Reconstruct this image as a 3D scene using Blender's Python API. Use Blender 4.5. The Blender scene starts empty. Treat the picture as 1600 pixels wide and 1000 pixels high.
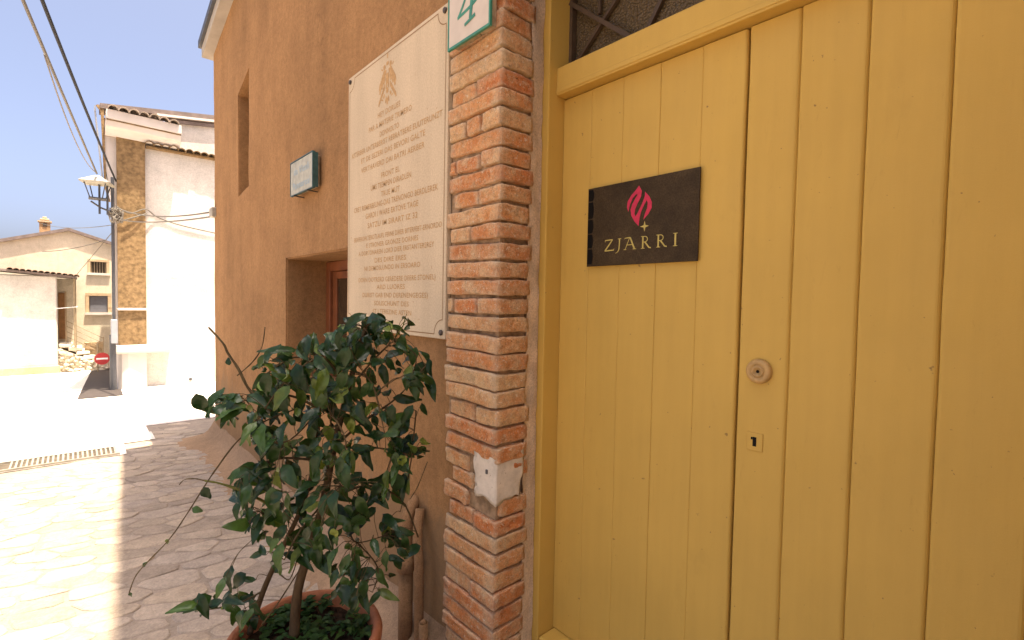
import bpy, bmesh, math, random
from mathutils import Vector, Matrix, noise
sc = bpy.context.scene
COL = sc.collection
rng = random.Random(7)
R_ = math.radians

# ------------------------------------------------------------------ camera, world, sun, exposure
cam = bpy.data.cameras.new("camera"); cam_o = bpy.data.objects.new("camera", cam); COL.objects.link(cam_o)
cam.sensor_width = 36.0; cam.lens = 17.17; cam.clip_start = 0.02; cam.clip_end = 2000
M3 = Matrix(((0.7441, 0.0110, -0.6680), (-0.6678, 0.0400, -0.7433), (0.0186, 0.9991, 0.0371)))
q = M3.to_quaternion(); q.normalize()
cam_o.matrix_world = Matrix.Translation((0, 0, 1.5)) @ q.to_matrix().to_4x4()
sc.camera = cam_o

SUN_TX, SUN_TY = 0.098, 0.215                       # shadow offset per metre of height: -x and +y
sun_dir = Vector((-SUN_TX, SUN_TY, -1)).normalized()  # travel direction of the light
w = bpy.data.worlds.new("World"); sc.world = w; w.use_nodes = True
nt = w.node_tree; nt.nodes.clear()
sky = nt.nodes.new("ShaderNodeTexSky"); sky.sky_type = 'NISHITA'; sky.sun_disc = False
sky.sun_elevation = math.asin(-sun_dir.z)
sky.sun_rotation = math.atan2(-sun_dir.x, -sun_dir.y)
sky.air_density = 0.4; sky.dust_density = 8.0; sky.ozone_density = 0.0; sky.altitude = 400
bg = nt.nodes.new("ShaderNodeBackground"); bg.inputs[1].default_value = 0.13
wo = nt.nodes.new("ShaderNodeOutputWorld")
nt.links.new(sky.outputs[0], bg.inputs[0]); nt.links.new(bg.outputs[0], wo.inputs[0])
sun = bpy.data.lights.new("sun", 'SUN'); sun.energy = 5.0; sun.angle = R_(0.53); sun.color = (1.0, 0.885, 0.71)
sun_o = bpy.data.objects.new("sun", sun); COL.objects.link(sun_o)
sun_o.rotation_euler = sun_dir.to_track_quat('-Z', 'Y').to_euler(); sun_o.location = (3, -4, 20)
vs = sc.view_settings
sc.display_settings.display_device = 'sRGB'
vs.view_transform = 'Standard'; vs.look = 'None'; vs.gamma = 1.0; vs.use_curve_mapping = False
vs.exposure = 1.9
sc.cycles.max_bounces = 10; sc.cycles.diffuse_bounces = 6

# ------------------------------------------------------------------ material helpers
class NT:
    def __init__(s, name):
        s.m = bpy.data.materials.new(name); s.m.use_nodes = True
        s.t = s.m.node_tree; s.t.nodes.clear()
        s.out = s.n("ShaderNodeOutputMaterial"); s.b = s.n("ShaderNodeBsdfPrincipled")
        s.l(s.b.outputs[0], s.out.inputs[0])
        s.tc = s.n("ShaderNodeTexCoord"); s.oi = s.n("ShaderNodeObjectInfo")
        v = s.n("ShaderNodeVectorMath"); v.operation = 'SCALE'
        s.l(s.oi.outputs['Location'], v.inputs[0]); v.inputs['Scale'].default_value = 3.1
        a = s.n("ShaderNodeVectorMath"); a.operation = 'ADD'
        s.l(s.tc.outputs['Object'], a.inputs[0]); s.l(v.outputs[0], a.inputs[1]); s.co = a.outputs[0]
    def n(s, t): return s.t.nodes.new(t)
    def l(s, a, b): s.t.links.new(a, b)
    def noise(s, scale, detail=4, rough=.55, stretch=None, dist=0):
        co = s.co
        if stretch:
            mp = s.n("ShaderNodeMapping"); mp.inputs['Scale'].default_value = stretch; s.l(co, mp.inputs[0]); co = mp.outputs[0]
        t = s.n("ShaderNodeTexNoise"); t.inputs['Scale'].default_value = scale; t.inputs['Detail'].default_value = detail
        t.inputs['Roughness'].default_value = rough; t.inputs['Distortion'].default_value = dist
        s.l(co, t.inputs['Vector']); return t.outputs[0]
    def ramp(s, f, stops):
        r = s.n("ShaderNodeValToRGB"); s.l(f, r.inputs[0]); e = r.color_ramp.elements
        while len(e) < len(stops): e.new(.5)
        for i, (p, c) in enumerate(stops):
            e[i].position = p; e[i].color = (*c, 1) if len(c) == 3 else c
        return r.outputs[0]
    def mix(s, f, a, b, mode='MIX'):
        x = s.n("ShaderNodeMix"); x.data_type = 'RGBA'; x.blend_type = mode
        for v, i in ((f, 0), (a, 6), (b, 7)):
            if hasattr(v, 'is_linked'): s.l(v, x.inputs[i])
            elif i == 0: x.inputs[0].default_value = v
            else: x.inputs[i].default_value = (*v, 1)
        return x.outputs[2]
    def mul(s, a, k): return s.mix(1.0, a, k, 'MULTIPLY')
    def bump(s, h, strength, dist=.004, prev=None):
        b = s.n("ShaderNodeBump"); b.inputs['Strength'].default_value = strength; b.inputs['Distance'].default_value = dist
        s.l(h, b.inputs['Height'])
        if prev: s.l(prev, b.inputs['Normal'])
        return b.outputs[0]
    def done(s, col, rough=.85, spec=.25, normal=None):
        if hasattr(col, 'is_linked'): s.l(col, s.b.inputs['Base Color'])
        else: s.b.inputs['Base Color'].default_value = (*col, 1)
        if hasattr(rough, 'is_linked'): s.l(rough, s.b.inputs['Roughness'])
        else: s.b.inputs['Roughness'].default_value = rough
        s.b.inputs['Specular IOR Level'].default_value = spec
        if normal: s.l(normal, s.b.inputs['Normal'])
        return s.m
def gv(k): return (k, k, k)
def sc3(c, k): return tuple(min(1, v * k) for v in c)

def simple(name, c, rough=.8, spec=.25, var=.12, ns=6, bs=60, bst=.25, bd=.003, rnd=0.0, metal=0):
    t = NT(name)
    col = t.ramp(t.noise(ns, 5), [(.3, sc3(c, 1 - var)), (.7, sc3(c, 1 + var))])
    if rnd: col = t.mul(col, t.ramp(t.oi.outputs['Random'], [(0, gv(1 - rnd)), (1, gv(1.0))]))
    nm = t.bump(t.noise(bs, 4), bst, bd) if bst else None
    if metal: t.b.inputs['Metallic'].default_value = metal
    return t.done(col, rough, spec, nm)

def stucco_mat(name, c, streak=.16, dirt=.0, grain=.55):
    t = NT(name)
    big = t.noise(1.1, 5, .6)
    st = t.noise(3.2, 5, .65, (1, 1.2, .16), .8)
    col = t.ramp(big, [(.3, sc3(c, .84)), (.5, c), (.72, sc3(c, 1.12))])
    col = t.mul(col, t.ramp(st, [(.32, gv(1 - streak)), (.6, gv(1.03))]))
    sp = t.noise(190, 2, .6)
    col = t.mul(col, t.ramp(sp, [(.32, gv(.78)), (.5, gv(1)), (.72, gv(1.12))]))
    col = t.mul(col, t.ramp(t.noise(38, 6, .75), [(.3, gv(.80)), (.5, gv(1)), (.7, gv(1.16))]))
    col = t.mul(col, t.ramp(t.noise(6, 5, .7), [(.3, gv(.90)), (.65, gv(1.05))]))
    pit = t.noise(46, 2, .5)
    col = t.mul(col, t.ramp(pit, [(.235, gv(.66)), (.27, gv(1))]))
    smr = t.noise(2.3, 6, .7, (1, 1, .55), .6)
    col = t.mix(t.ramp(smr, [(.58, gv(0)), (.76, gv(.40))]), col, sc3(c, .60))
    if dirt:   # splashed, damp-stained foot of the wall with a ragged upper edge
        sp_ = t.n("ShaderNodeSeparateXYZ"); t.l(t.co, sp_.inputs[0])
        ns_ = t.n("ShaderNodeMath"); ns_.operation = 'MULTIPLY_ADD'; t.l(t.noise(3.5, 6, .7, (1, 1, .5)), ns_.inputs[0]); ns_.inputs[1].default_value = -1.1; t.l(sp_.outputs[2], ns_.inputs[2])
        col = t.mix(t.ramp(ns_.outputs[0], [(-0.0, gv(.55)), (.16, gv(0))]), col, (.20, .135, .075))
        ck = t.n("ShaderNodeTexVoronoi"); ck.feature = 'DISTANCE_TO_EDGE'; ck.inputs['Scale'].default_value = .9
        ad_ = t.n("ShaderNodeVectorMath"); ad_.operation = 'ADD'; sc_ = t.n("ShaderNodeVectorMath"); sc_.operation = 'SCALE'; sc_.inputs['Scale'].default_value = .5
        tn = t.n("ShaderNodeTexNoise"); tn.inputs['Scale'].default_value = 3; tn.inputs['Detail'].default_value = 6; t.l(t.co, tn.inputs['Vector'])
        t.l(tn.outputs[1], sc_.inputs[0]); t.l(t.co, ad_.inputs[0]); t.l(sc_.outputs[0], ad_.inputs[1]); t.l(ad_.outputs[0], ck.inputs['Vector'])
        gate = t.ramp(t.noise(1.3, 3), [(.52, gv(0)), (.6, gv(.55))])
        col = t.mix(t.mix(1.0, gate, t.ramp(ck.outputs[0], [(.0, gv(1)), (.004, gv(0))]), 'MULTIPLY'), col, sc3(c, .45))
    nm = t.bump(t.noise(120, 4, .65), grain, .004)
    nm = t.bump(t.noise(9, 4), .3, .012, nm)
    return t.done(col, .93, .12, nm)

M = {}
M['ochre'] = stucco_mat('ochre_stucco', (.295, .159, .067), .13, dirt=.35)
M['ochre_roof'] = simple('soffit_plaster', (.34, .30, .25), .9, .1)
M['cream_wall'] = stucco_mat('cream_limewash', (.52, .48, .435), .07, grain=.3)
M['yellow_house'] = stucco_mat('cream_yellow_limewash', (.55, .475, .36), .09, grain=.3)
M['plinth'] = stucco_mat('beige_plinth', (.44, .32, .20), .1)
M['mortar'] = None
def mortar():
    t = NT('grey_lime_mortar'); c = (.66, .53, .41)
    col = t.ramp(t.noise(9, 6, .65), [(.28, sc3(c, .74)), (.5, c), (.75, sc3(c, 1.3))])
    col = t.mix(t.ramp(t.noise(14, 4), [(.62, gv(0)), (.74, gv(.3))]), col, (.44, .27, .17))
    col = t.mul(col, t.ramp(t.noise(150, 3), [(.3, gv(.72)), (.6, gv(1.06))]))
    nm = t.bump(t.noise(30, 6, .7), .35, .004); nm = t.bump(t.noise(160, 3), .5, .003, nm)
    return t.done(col, .95, .1, nm)
M['mortar'] = mortar()
M['joint'] = simple('brown_joint_mortar', (.29, .195, .115), .95, .1, .5, 24, 40, 1.0, .016)
def patch():
    t = NT('pale_plaster_patch'); c = (.60, .52, .42)
    col = t.ramp(t.noise(16, 6, .7), [(.25, sc3(c, .7)), (.5, c), (.8, sc3(c, 1.2))])
    col = t.mix(t.ramp(t.noise(38, 5, .7), [(.62, gv(0)), (.69, gv(.8))]), col, (.30, .2, .13))
    nm = t.bump(t.noise(45, 6, .7), .6, .006)
    return t.done(col, .95, .1, nm)
M['patch'] = patch()
def brick_mat(name, scale=1.0, far=False):
    t = NT(name)
    base = t.ramp(t.oi.outputs['Random'], [(0, (.56, .21, .075)), (.2, (.63, .31, .125)), (.38, (.64, .385, .18)), (.55, (.57, .235, .085)), (.72, (.63, .335, .145)), (.88, (.64, .43, .225)), (1, (.55, .22, .08))])
    red = t.mul(base, (.92, .72, .60))
    col = t.mix(t.ramp(t.noise(19 * scale, 6, .7), [(.36, gv(0)), (.62, gv(1))]), red, base)
    col = t.mix(t.ramp(t.noise(13 * scale, 5, .7), [(.45, gv(0)), (.66, gv(.75))]), col, (.60, .42, .24))
    col = t.mul(col, t.ramp(t.noise(210 * scale, 3, .7), [(.28, gv(.66)), (.5, gv(1)), (.72, gv(1.22))]))
    col = t.mul(col, t.ramp(t.noise(48 * scale, 6, .75), [(.28, gv(.62)), (.48, gv(1)), (.75, gv(1.18))]))
    col = t.mix(t.ramp(t.noise(85 * scale, 5, .78), [(.57, gv(0)), (.64, gv(.85))]), col, (.68, .56, .41))
    col = t.mix(t.ramp(t.noise(62 * scale, 3, .6), [(.26, gv(.8)), (.32, gv(0))]), col, (.13, .07, .04))
    geo = t.n("ShaderNodeNewGeometry")
    col = t.mix(t.ramp(geo.outputs['Pointiness'], [(.52, gv(0)), (.60, gv(.5))]), col, (.68, .54, .38))
    nm = t.bump(t.noise(26 * scale, 6, .75), 1.0, .016); nm = t.bump(t.noise(150 * scale, 4, .7), .9, .005, nm)
    return t.done(col, .93, .12, nm)
M['brick'] = brick_mat('weathered_brick')
def far_brick():
    t = NT('tan_brick')
    base = t.ramp(t.oi.outputs['Random'], [(0, (.27, .155, .075)), (.4, (.33, .20, .105)), (.7, (.285, .165, .08)), (1, (.38, .245, .135))])
    col = t.mul(base, t.ramp(t.noise(11, 5), [(.3, gv(.75)), (.7, gv(1.2))]))
    return t.done(col, .95, .1, t.bump(t.noise(30, 4), .5, .01))
M['far_brick'] = far_brick()
def paint(name, c, wear=.5):
    t = NT(name)
    col = t.ramp(t.noise(1.7, 4), [(.3, sc3(c, .93)), (.7, sc3(c, 1.06))])
    col = t.mul(col, t.ramp(t.noise(9, 4, .5, (1, 4, .25)), [(.3, gv(.97)), (.65, gv(1.01))]))
    col = t.mix(t.ramp(t.noise(26, 3, .6), [(.715, gv(0)), (.74, gv(.75))]), col, (.19, .115, .045))
    col = t.mix(t.ramp(t.noise(70, 2, .5), [(.76, gv(0)), (.785, gv(.7))]), col, (.16, .10, .045))
    col = t.mix(t.ramp(t.noise(11, 6, .8, (1, 3, .6), 1.2), [(.60, gv(0)), (.75, gv(.22))]), col, sc3(c, .5))
    col = t.mix(t.ramp(t.noise(5, 5, .7, (1, 1, .5)), [(.62, gv(0)), (.8, gv(.25))]), col, sc3(c, .62))
    nm = t.bump(t.noise(14, 4, .6, (2, 6, .35)), .22, .004); nm = t.bump(t.noise(240, 2), .12, .0015, nm)
    nm = t.bump(t.noise(3, 3, .5), .12, .02, nm)
    return t.done(col, t.ramp(t.noise(7, 3), [(.3, gv(.50)), (.7, gv(.66))]), .22, nm)
M['yellow'] = paint('yellow_gloss_paint', (.555, .355, .078))
M['yellow_hw'] = simple('tarnished_brass', (.46, .285, .10), .5, .4, .25, 40, 120, .4, .002)
def marble():
    t = NT('cream_stone_slab'); c = (.525, .41, .268)
    col = t.ramp(t.noise(2.2, 5, .6), [(.3, sc3(c, .93)), (.7, sc3(c, 1.06))])
    col = t.mul(col, t.ramp(t.noise(130, 3, .6), [(.3, gv(.86)), (.7, gv(1.07))]))
    col = t.mix(t.ramp(t.noise(42, 2, .5), [(.735, gv(0)), (.77, gv(.6))]), col, (.36, .22, .11))
    col = t.mul(col, t.ramp(t.noise(3, 4, .6, (1, 3, .3)), [(.35, gv(.93)), (.6, gv(1.02))]))
    return t.done(col, .72, .25, t.bump(t.noise(150, 3), .25, .002))
M['marble'] = marble()
M['engrave'] = simple('gilded_engraving', (.41, .25, .11), .8, .2, .25, 60, 0, 0)
M['groove'] = simple('engraved_line', (.24, .145, .07), .85, .15, .1, 20, 0, 0)
M['screw'] = simple('rusty_iron', (.06, .045, .035), .6, .4, .3, 60, 120, .4, .001)
def tile_mat():
    t = NT('white_glazed_ceramic')
    col = t.ramp(t.noise(14, 4), [(.3, (.50, .415, .32)), (.7, (.57, .48, .375))])
    return t.done(col, .35, .4, t.bump(t.noise(90, 2), .08, .001))
M['ceramic'] = tile_mat()
M['green'] = simple('green_glaze', (.045, .20, .125), .35, .4, .2, 40, 0, 0)
M['bluegrey'] = simple('blue_grey_glaze', (.25, .33, .36), .4, .4, .3, 50, 0, 0)
M['darkgreen'] = simple('dark_green_glaze', (.03, .075, .07), .4, .4, .25, 50, 90, .3)
M['tile_side'] = simple('raw_tile_backing', (.33, .245, .15), .9, .1, .35, 30, 70, .6, .004)
M['sign'] = None
def sign():
    t = NT('smoked_acrylic')
    col = t.ramp(t.noise(9, 6, .7), [(.3, (.032, .021, .010)), (.52, (.054, .035, .016)), (.75, (.082, .054, .025))])
    col = t.mul(col, t.ramp(t.noise(230, 2), [(.3, gv(.7)), (.7, gv(1.25))]))
    return t.done(col, .55, .12, t.bump(t.noise(70, 4), .10, .002))
M['sign'] = sign()
M['black_gloss'] = simple('black_gloss', (.006, .005, .004), .5, .1, .1, 10, 0, 0)
M['red'] = simple('crimson_print', (.50, .032, .07), .6, .2, .12, 80, 0, 0)
M['gold'] = simple('pale_gold_print', (.47, .37, .10), .6, .2, .12, 80, 0, 0)
M['dark_glass'] = None
def hammered():
    t = NT('hammered_dark_glass')
    v = t.n("ShaderNodeTexVoronoi"); v.inputs['Scale'].default_value = 120; t.l(t.co, v.inputs['Vector'])
    col = t.ramp(v.outputs[0], [(0, (.17, .115, .05)), (.6, (.09, .06, .025))])
    return t.done(col, .32, .4, t.bump(v.outputs[0], .9, .006))
M['dark_glass'] = hammered()
M['iron'] = simple('brown_painted_iron', (.085, .055, .032), .55, .35, .2, 30, 90, .3, .002)
M['wood'] = simple('red_brown_wood', (.19, .062, .022), .55, .3, .3, 6, 40, .3, .003)
M['pane'] = simple('dark_window_glass', (.045, .03, .018), .15, .5, .1, 3, 0, 0)
M['shutter'] = simple('grey_shutter', (.16, .16, .18), .6, .3, .1, 10, 0, 0)
M['door_brown'] = simple('brown_wood_door', (.24, .12, .05), .7, .2, .2, 8, 40, .3)
M['white_trim'] = simple('whitewashed_moulding', (.50, .45, .41), .9, .15, .08, 3, 40, .3, .006)
M['tile_roof'] = simple('pale_clay_tile', (.38, .31, .25), .9, .1, .35, 9, 30, .5, .01, rnd=.25)
M['tile_red'] = simple('terracotta_roof_tile', (.34, .22, .155), .9, .1, .35, 9, 30, .5, .01, rnd=.2)
M['tile_brown'] = simple('brown_tile', (.20, .13, .065), .95, .1, .4, 14, 30, .6, .01, rnd=.3)  # brown tone for eave tiles, joints and boards
M['roof_dark'] = simple('weathered_roof_edge', (.15, .115, .10), .8, .2, .25, 8, 40, .3)
M['dark_metal'] = simple('dark_grey_metal', (.045, .045, .05), .5, .4, .2, 20, 0, 0)
M['grey_box'] = simple('grey_plastic', (.24, .245, .26), .6, .3, .1, 10, 0, 0)
M['lamp_metal'] = simple('pale_grey_enamel', (.30, .275, .22), .55, .35, .2, 12, 0, 0)
M['lamp_glass'] = simple('clear_lamp_glass', (.5, .55, .58), .1, .5, .05, 3, 0, 0)
M['cable_black'] = simple('black_rubber_cable', (.012, .012, .014), .7, .2, .0, 1, 0, 0)
M['cable_grey'] = simple('grey_wire', (.11, .095, .075), .6, .3, .0, 1, 0, 0)
M['cable_pale'] = simple('pale_wire', (.16, .14, .115), .7, .3, .0, 1, 0, 0)
M['sign_red'] = simple('red_road_sign', (.42, .035, .035), .5, .4, .05, 5, 0, 0)
M['sign_white'] = simple('white_road_sign', (.8, .8, .78), .5, .4, .03, 5, 0, 0)
M['rubble'] = simple('pale_rubble_stone', (.58, .50, .38), .95, .1, .3, 5, 20, .6, .02, rnd=.35)
M['rubble_dark'] = simple('brown_rubble_stone', (.33, .23, .13), .95, .1, .3, 5, 20, .6, .02, rnd=.3)
M['step'] = simple('worn_stone_step', (.60, .53, .42), .95, .1, .2, 4, 20, .5, .02)
M['rail'] = simple('rusty_handrail', (.24, .18, .11), .7, .3, .2, 8, 0, 0)
M['pipe'] = stucco_mat('ochre_painted_pipe', (.25, .142, .07), .12)
M['soil'] = simple('dark_potting_soil', (.035, .022, .014), 1, .05, .5, 50, 60, 1, .012)
def terracotta():
    t = NT('terracotta'); c = (.33, .125, .06)
    col = t.ramp(t.noise(9, 5, .65), [(.3, sc3(c, .62)), (.55, c), (.8, sc3(c, 1.3))])
    col = t.mix(t.ramp(t.noise(22, 5, .7), [(.58, gv(0)), (.72, gv(.4))]), col, (.42, .28, .18))
    return t.done(col, .9, .15, t.bump(t.noise(60, 4), .35, .004))
M['terracotta'] = terracotta()
def bark(name, c):
    t = NT(name)
    col = t.ramp(t.noise(40, 5, .6, (1, 1, .3)), [(.3, sc3(c, .6)), (.7, sc3(c, 1.35))])
    return t.done(col, .95, .1, t.bump(t.noise(60, 5, .6, (1, 1, .35)), .8, .006))
M['bark'] = bark('brown_bark', (.085, .054, .028)); M['twig'] = bark('thin_brown_twig', (.085, .06, .03))
M['green_twig'] = bark('olive_green_twig', (.11, .11, .03))
def leaf_mat(name, stops, rough=.34):
    t = NT(name)
    geo = t.n("ShaderNodeNewGeometry")
    add = t.n("ShaderNodeMath"); add.operation = 'ADD'; fr = t.n("ShaderNodeMath"); fr.operation = 'FRACT'
    t.l(t.oi.outputs['Random'], add.inputs[0]); t.l(geo.outputs['Random Per Island'], add.inputs[1]); t.l(add.outputs[0], fr.inputs[0])
    col = t.ramp(fr.outputs[0], stops)
    col = t.mul(col, t.ramp(t.noise(60, 3), [(.3, gv(.8)), (.7, gv(1.15))]))
    t.b.inputs['Subsurface Weight'].default_value = 0
    m = t.done(col, rough, .34, t.bump(t.noise(90, 3), .15, .002))
    tr = t.n("ShaderNodeBsdfTranslucent"); t.l(t.mix(1, col, (1.5, 1.7, .8), 'MULTIPLY'), tr.inputs[0])
    ad = t.n("ShaderNodeMixShader"); ad.inputs[0].default_value = .18
    t.l(t.b.outputs[0], ad.inputs[1]); t.l(tr.outputs[0], ad.inputs[2]); t.l(ad.outputs[0], t.out.inputs[0])
    return m
M['leaf'] = leaf_mat('glossy_dark_leaf', [(0, (.009, .026, .008)), (.4, (.017, .044, .011)), (.7, (.030, .066, .015)), (.9, (.055, .10, .02)), (1, (.12, .15, .025))])
M['leaf_young'] = leaf_mat('young_yellow_green_leaf', [(0, (.12, .19, .03)), (1, (.2, .23, .04))], .5)
M['moss'] = leaf_mat('small_ground_leaf', [(0, (.014, .042, .007)), (.6, (.026, .07, .01)), (1, (.05, .10, .016))], .6)
def stone_mat(name, c, rnd=True):
    t = NT(name)
    col = t.ramp(t.noise(11, 6, .7), [(.3, sc3(c, .76)), (.7, sc3(c, 1.16))])
    if rnd:
        col = t.mix(1.0, col, t.ramp(t.oi.outputs['Random'], [(0, (.76, .72, .69)), (.3, (1.08, 1.02, .93)), (.6, (.92, .90, .90)), (.85, (1.22, 1.17, 1.10)), (1, (.86, .82, .76))]), 'MULTIPLY')
    col = t.mix(t.ramp(t.noise(23, 4, .7), [(.64, gv(0)), (.78, gv(.5))]), col, sc3(c, .55))
    col = t.mul(col, t.ramp(t.noise(90, 5, .75), [(.3, gv(.74)), (.7, gv(1.18))]))
    nm = t.bump(t.noise(16, 5, .6), .6, .014); nm = t.bump(t.noise(120, 3), .3, .003, nm)
    return t.done(col, .8, .25, nm)
M['stone'] = stone_mat('worn_limestone_flag', (.30, .25, .20))
M['bed'] = stone_mat('sandy_joint_mortar', (.245, .195, .15), False)
M['concrete_pale'] = stone_mat('pale_concrete', (.66, .60, .52), False)
M['concrete_pink'] = stone_mat('pinkish_concrete', (.60, .52, .47), False)
M['painted_shadow'] = stone_mat('painted_lane_shadow', (.055, .045, .042))  # house shadow on the lane, put into a dark stone colour
M['grate'] = simple('worn_steel_grate', (.22, .19, .15), .6, .4, .25, 14, 60, .3, .003)

# ------------------------------------------------------------------ geometry helpers
def link(name, bm, mat, parent=None, smooth=False, recalc=True):
    if recalc: bmesh.ops.recalc_face_normals(bm, faces=bm.faces)
    me = bpy.data.meshes.new(name); bm.to_mesh(me); bm.free()
    if mat: me.materials.append(mat)
    if smooth:
        for p in me.polygons: p.use_smooth = True
    o = bpy.data.objects.new(name, me); COL.objects.link(o)
    if parent: adopt(o, parent)
    return o
def wloc(o):
    v = o.location.copy()
    while o.parent: o = o.parent; v = v + o.location
    return v
def adopt(o, parent):
    o.parent = parent; o.location = o.location - wloc(parent)
def thing(name, label, cat, loc=(0, 0, 0), group=None):
    o = bpy.data.objects.new(name, None); o.empty_display_size = .1; COL.objects.link(o)
    o.location = loc; return tag(o, label, cat, group)
def tag(o, label, cat, group=None):
    o['label'] = label; o['category'] = cat
    if group: o['group'] = group
    return o
def kind(o, k): o['kind'] = k; return o

def add_box(bm, x0, x1, y0, y1, z0, z1, bev=0, seg=1, jit=0, rot=None):
    r = bmesh.ops.create_cube(bm, size=1.0)
    vs_ = r['verts']
    c = Vector(((x0 + x1) / 2, (y0 + y1) / 2, (z0 + z1) / 2)); s = Vector((x1 - x0, y1 - y0, z1 - z0))
    for v in vs_:
        p = Vector((v.co.x * s.x, v.co.y * s.y, v.co.z * s.z))
        if jit: p += Vector((rng.uniform(-jit, jit) for _ in range(3)))
        if rot: p = rot @ p
        v.co = p + c
    if bev:
        es = set(e for v in vs_ for e in v.link_edges)
        bmesh.ops.bevel(bm, geom=list(es), offset=bev, segments=seg, profile=.6, affect='EDGES')
    return bm
def box(*a, **k):
    bm = bmesh.new(); add_box(bm, *a, **k); return bm
def add_prism(bm, pts, f, depth_vec, bev=0):
    """polygon pts (2-tuples) mapped by f to 3D, extruded along depth_vec"""
    d = Vector(depth_vec)
    a = [bm.verts.new(f(p)) for p in pts]; b = [bm.verts.new(v.co + d) for v in a]
    n = len(a); fs = [bm.faces.new(a), bm.faces.new(b[::-1])]
    for i in range(n): fs.append(bm.faces.new((a[i], b[i], b[(i + 1) % n], a[(i + 1) % n])))
    return bm
def prism(pts, f, d):
    bm = bmesh.new(); return add_prism(bm, pts, f, d)
def add_tube(bm, path, rad, n=8, cap=True):
    P = [Vector(p) for p in path]
    if not hasattr(rad, '__len__'): rad = [rad] * len(P)
    t = (P[1] - P[0]).normalized(); ref = Vector((0, 0, 1)) if abs(t.z) < .9 else Vector((1, 0, 0))
    u = t.cross(ref).normalized(); rings = []
    for i, p in enumerate(P):
        t2 = (P[min(i + 1, len(P) - 1)] - P[max(i - 1, 0)]).normalized()
        u = (u - t2 * u.dot(t2)).normalized(); v = t2.cross(u)
        rings.append([bm.verts.new(p + (u * math.cos(6.28318 * k / n) + v * math.sin(6.28318 * k / n)) * rad[i]) for k in range(n)])
    for i in range(len(P) - 1):
        for k in range(n):
            bm.faces.new((rings[i][k], rings[i][(k + 1) % n], rings[i + 1][(k + 1) % n], rings[i + 1][k]))
    if cap: bm.faces.new(rings[0][::-1]); bm.faces.new(rings[-1])
    return bm
def tube(path, rad, n=8):
    bm = bmesh.new(); return add_tube(bm, path, rad, n)
def lathe(prof, c, n=48, wob=0):
    bm = bmesh.new(); rings = []
    for r, z in prof:
        rings.append([bm.verts.new((c[0] + math.cos(6.28318 * k / n) * r * (1 + wob * math.sin(3 * 6.28 * k / n + z * 9)), c[1] + math.sin(6.28318 * k / n) * r, c[2] + z)) for k in range(n)])
    for i in range(len(prof) - 1):
        for k in range(n): bm.faces.new((rings[i][k], rings[i][(k + 1) % n], rings[i + 1][(k + 1) % n], rings[i + 1][k]))
    return bm
def spline(pts, m=6):
    P = [Vector(p) for p in pts]; out = []
    for i in range(len(P) - 1):
        p0, p1, p2, p3 = P[max(i - 1, 0)], P[i], P[i + 1], P[min(i + 2, len(P) - 1)]
        for k in range(m):
            t = k / m
            out.append(.5 * ((2 * p1) + (p2 - p0) * t + (2 * p0 - 5 * p1 + 4 * p2 - p3) * t * t + (3 * p1 - p0 - 3 * p2 + p3) * t ** 3))
    out.append(P[-1]); return out
def sag(a, b, s, n=14):
    a, b = Vector(a), Vector(b)
    return [a.lerp(b, i / n) - Vector((0, 0, s * 4 * (i / n) * (1 - i / n))) for i in range(n + 1)]
def rough_up(bm, amt, freq, seed=0):
    for v in bm.verts:
        d = noise.noise_vector(v.co * freq + Vector((seed, seed * .7, 0)))
        v.co += d * amt
def dice(bm, cuts):
    bmesh.ops.subdivide_edges(bm, edges=bm.edges[:], cuts=cuts, use_grid_fill=True)

# ------------------------------------------------------------------ ground
def gz(y):
    if y < 6.9: return 0.0
    if y < 7.7: return -.075 * (y - 6.9) ** 2 / 1.6
    return -.075 * (y - 7.3) if y < 60 else -.075 * 52.7
ys = [-150, -60, -20, -6, 0, 2, 4, 5.76, 6.15, 6.9, 7.1, 7.3, 7.5, 7.7, 8.3, 10, 12, 15, 18, 22, 26, 32, 40, 60, 150, 400]
xs = [-300, -60, -15, -5, -2, -1, 0, .6, 1.2, 3, 8, 30, 300]
def sheet(name, xs, ys, dz, mat, parent=None, edge=None):
    bm = bmesh.new(); g = [[bm.verts.new((x, y, gz(y) + dz)) for y in ys] for x in xs]
    for i in range(len(xs) - 1):
        for j in range(len(ys) - 1): bm.faces.new((g[i][j], g[i + 1][j], g[i + 1][j + 1], g[i][j + 1]))
    return link(name, bm, mat, parent)
ground = kind(sheet('street', xs, ys, 0, M['bed']), 'structure')
def fine(a, b, n): return [a + (b - a) * i / n for i in range(n + 1)]
kind(sheet('pale_road_strip', [-12, -.0, .36], fine(5.78, 6.2, 2), .008, M['concrete_pale']), 'structure')
kind(sheet('pale_road_band', [-12, .0, .36, .62], fine(6.204, 6.56, 2), .010, M['concrete_pale']), 'structure')
kind(sheet('pink_road_band', [-12, .0, .66, 3], fine(6.57, 6.88, 2) if 0 else fine(6.9, 8.9, 12), .006, M['concrete_pink']), 'structure')
kind(sheet('pale_road', [-12, .0, .6, 6], fine(8.904, 60, 50), .006, M['concrete_pale']), 'structure')
kind(sheet('left_road_band', [-12, -.3, .60], fine(6.564, 6.896, 2), .010, M['concrete_pink']), 'structure')

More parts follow.
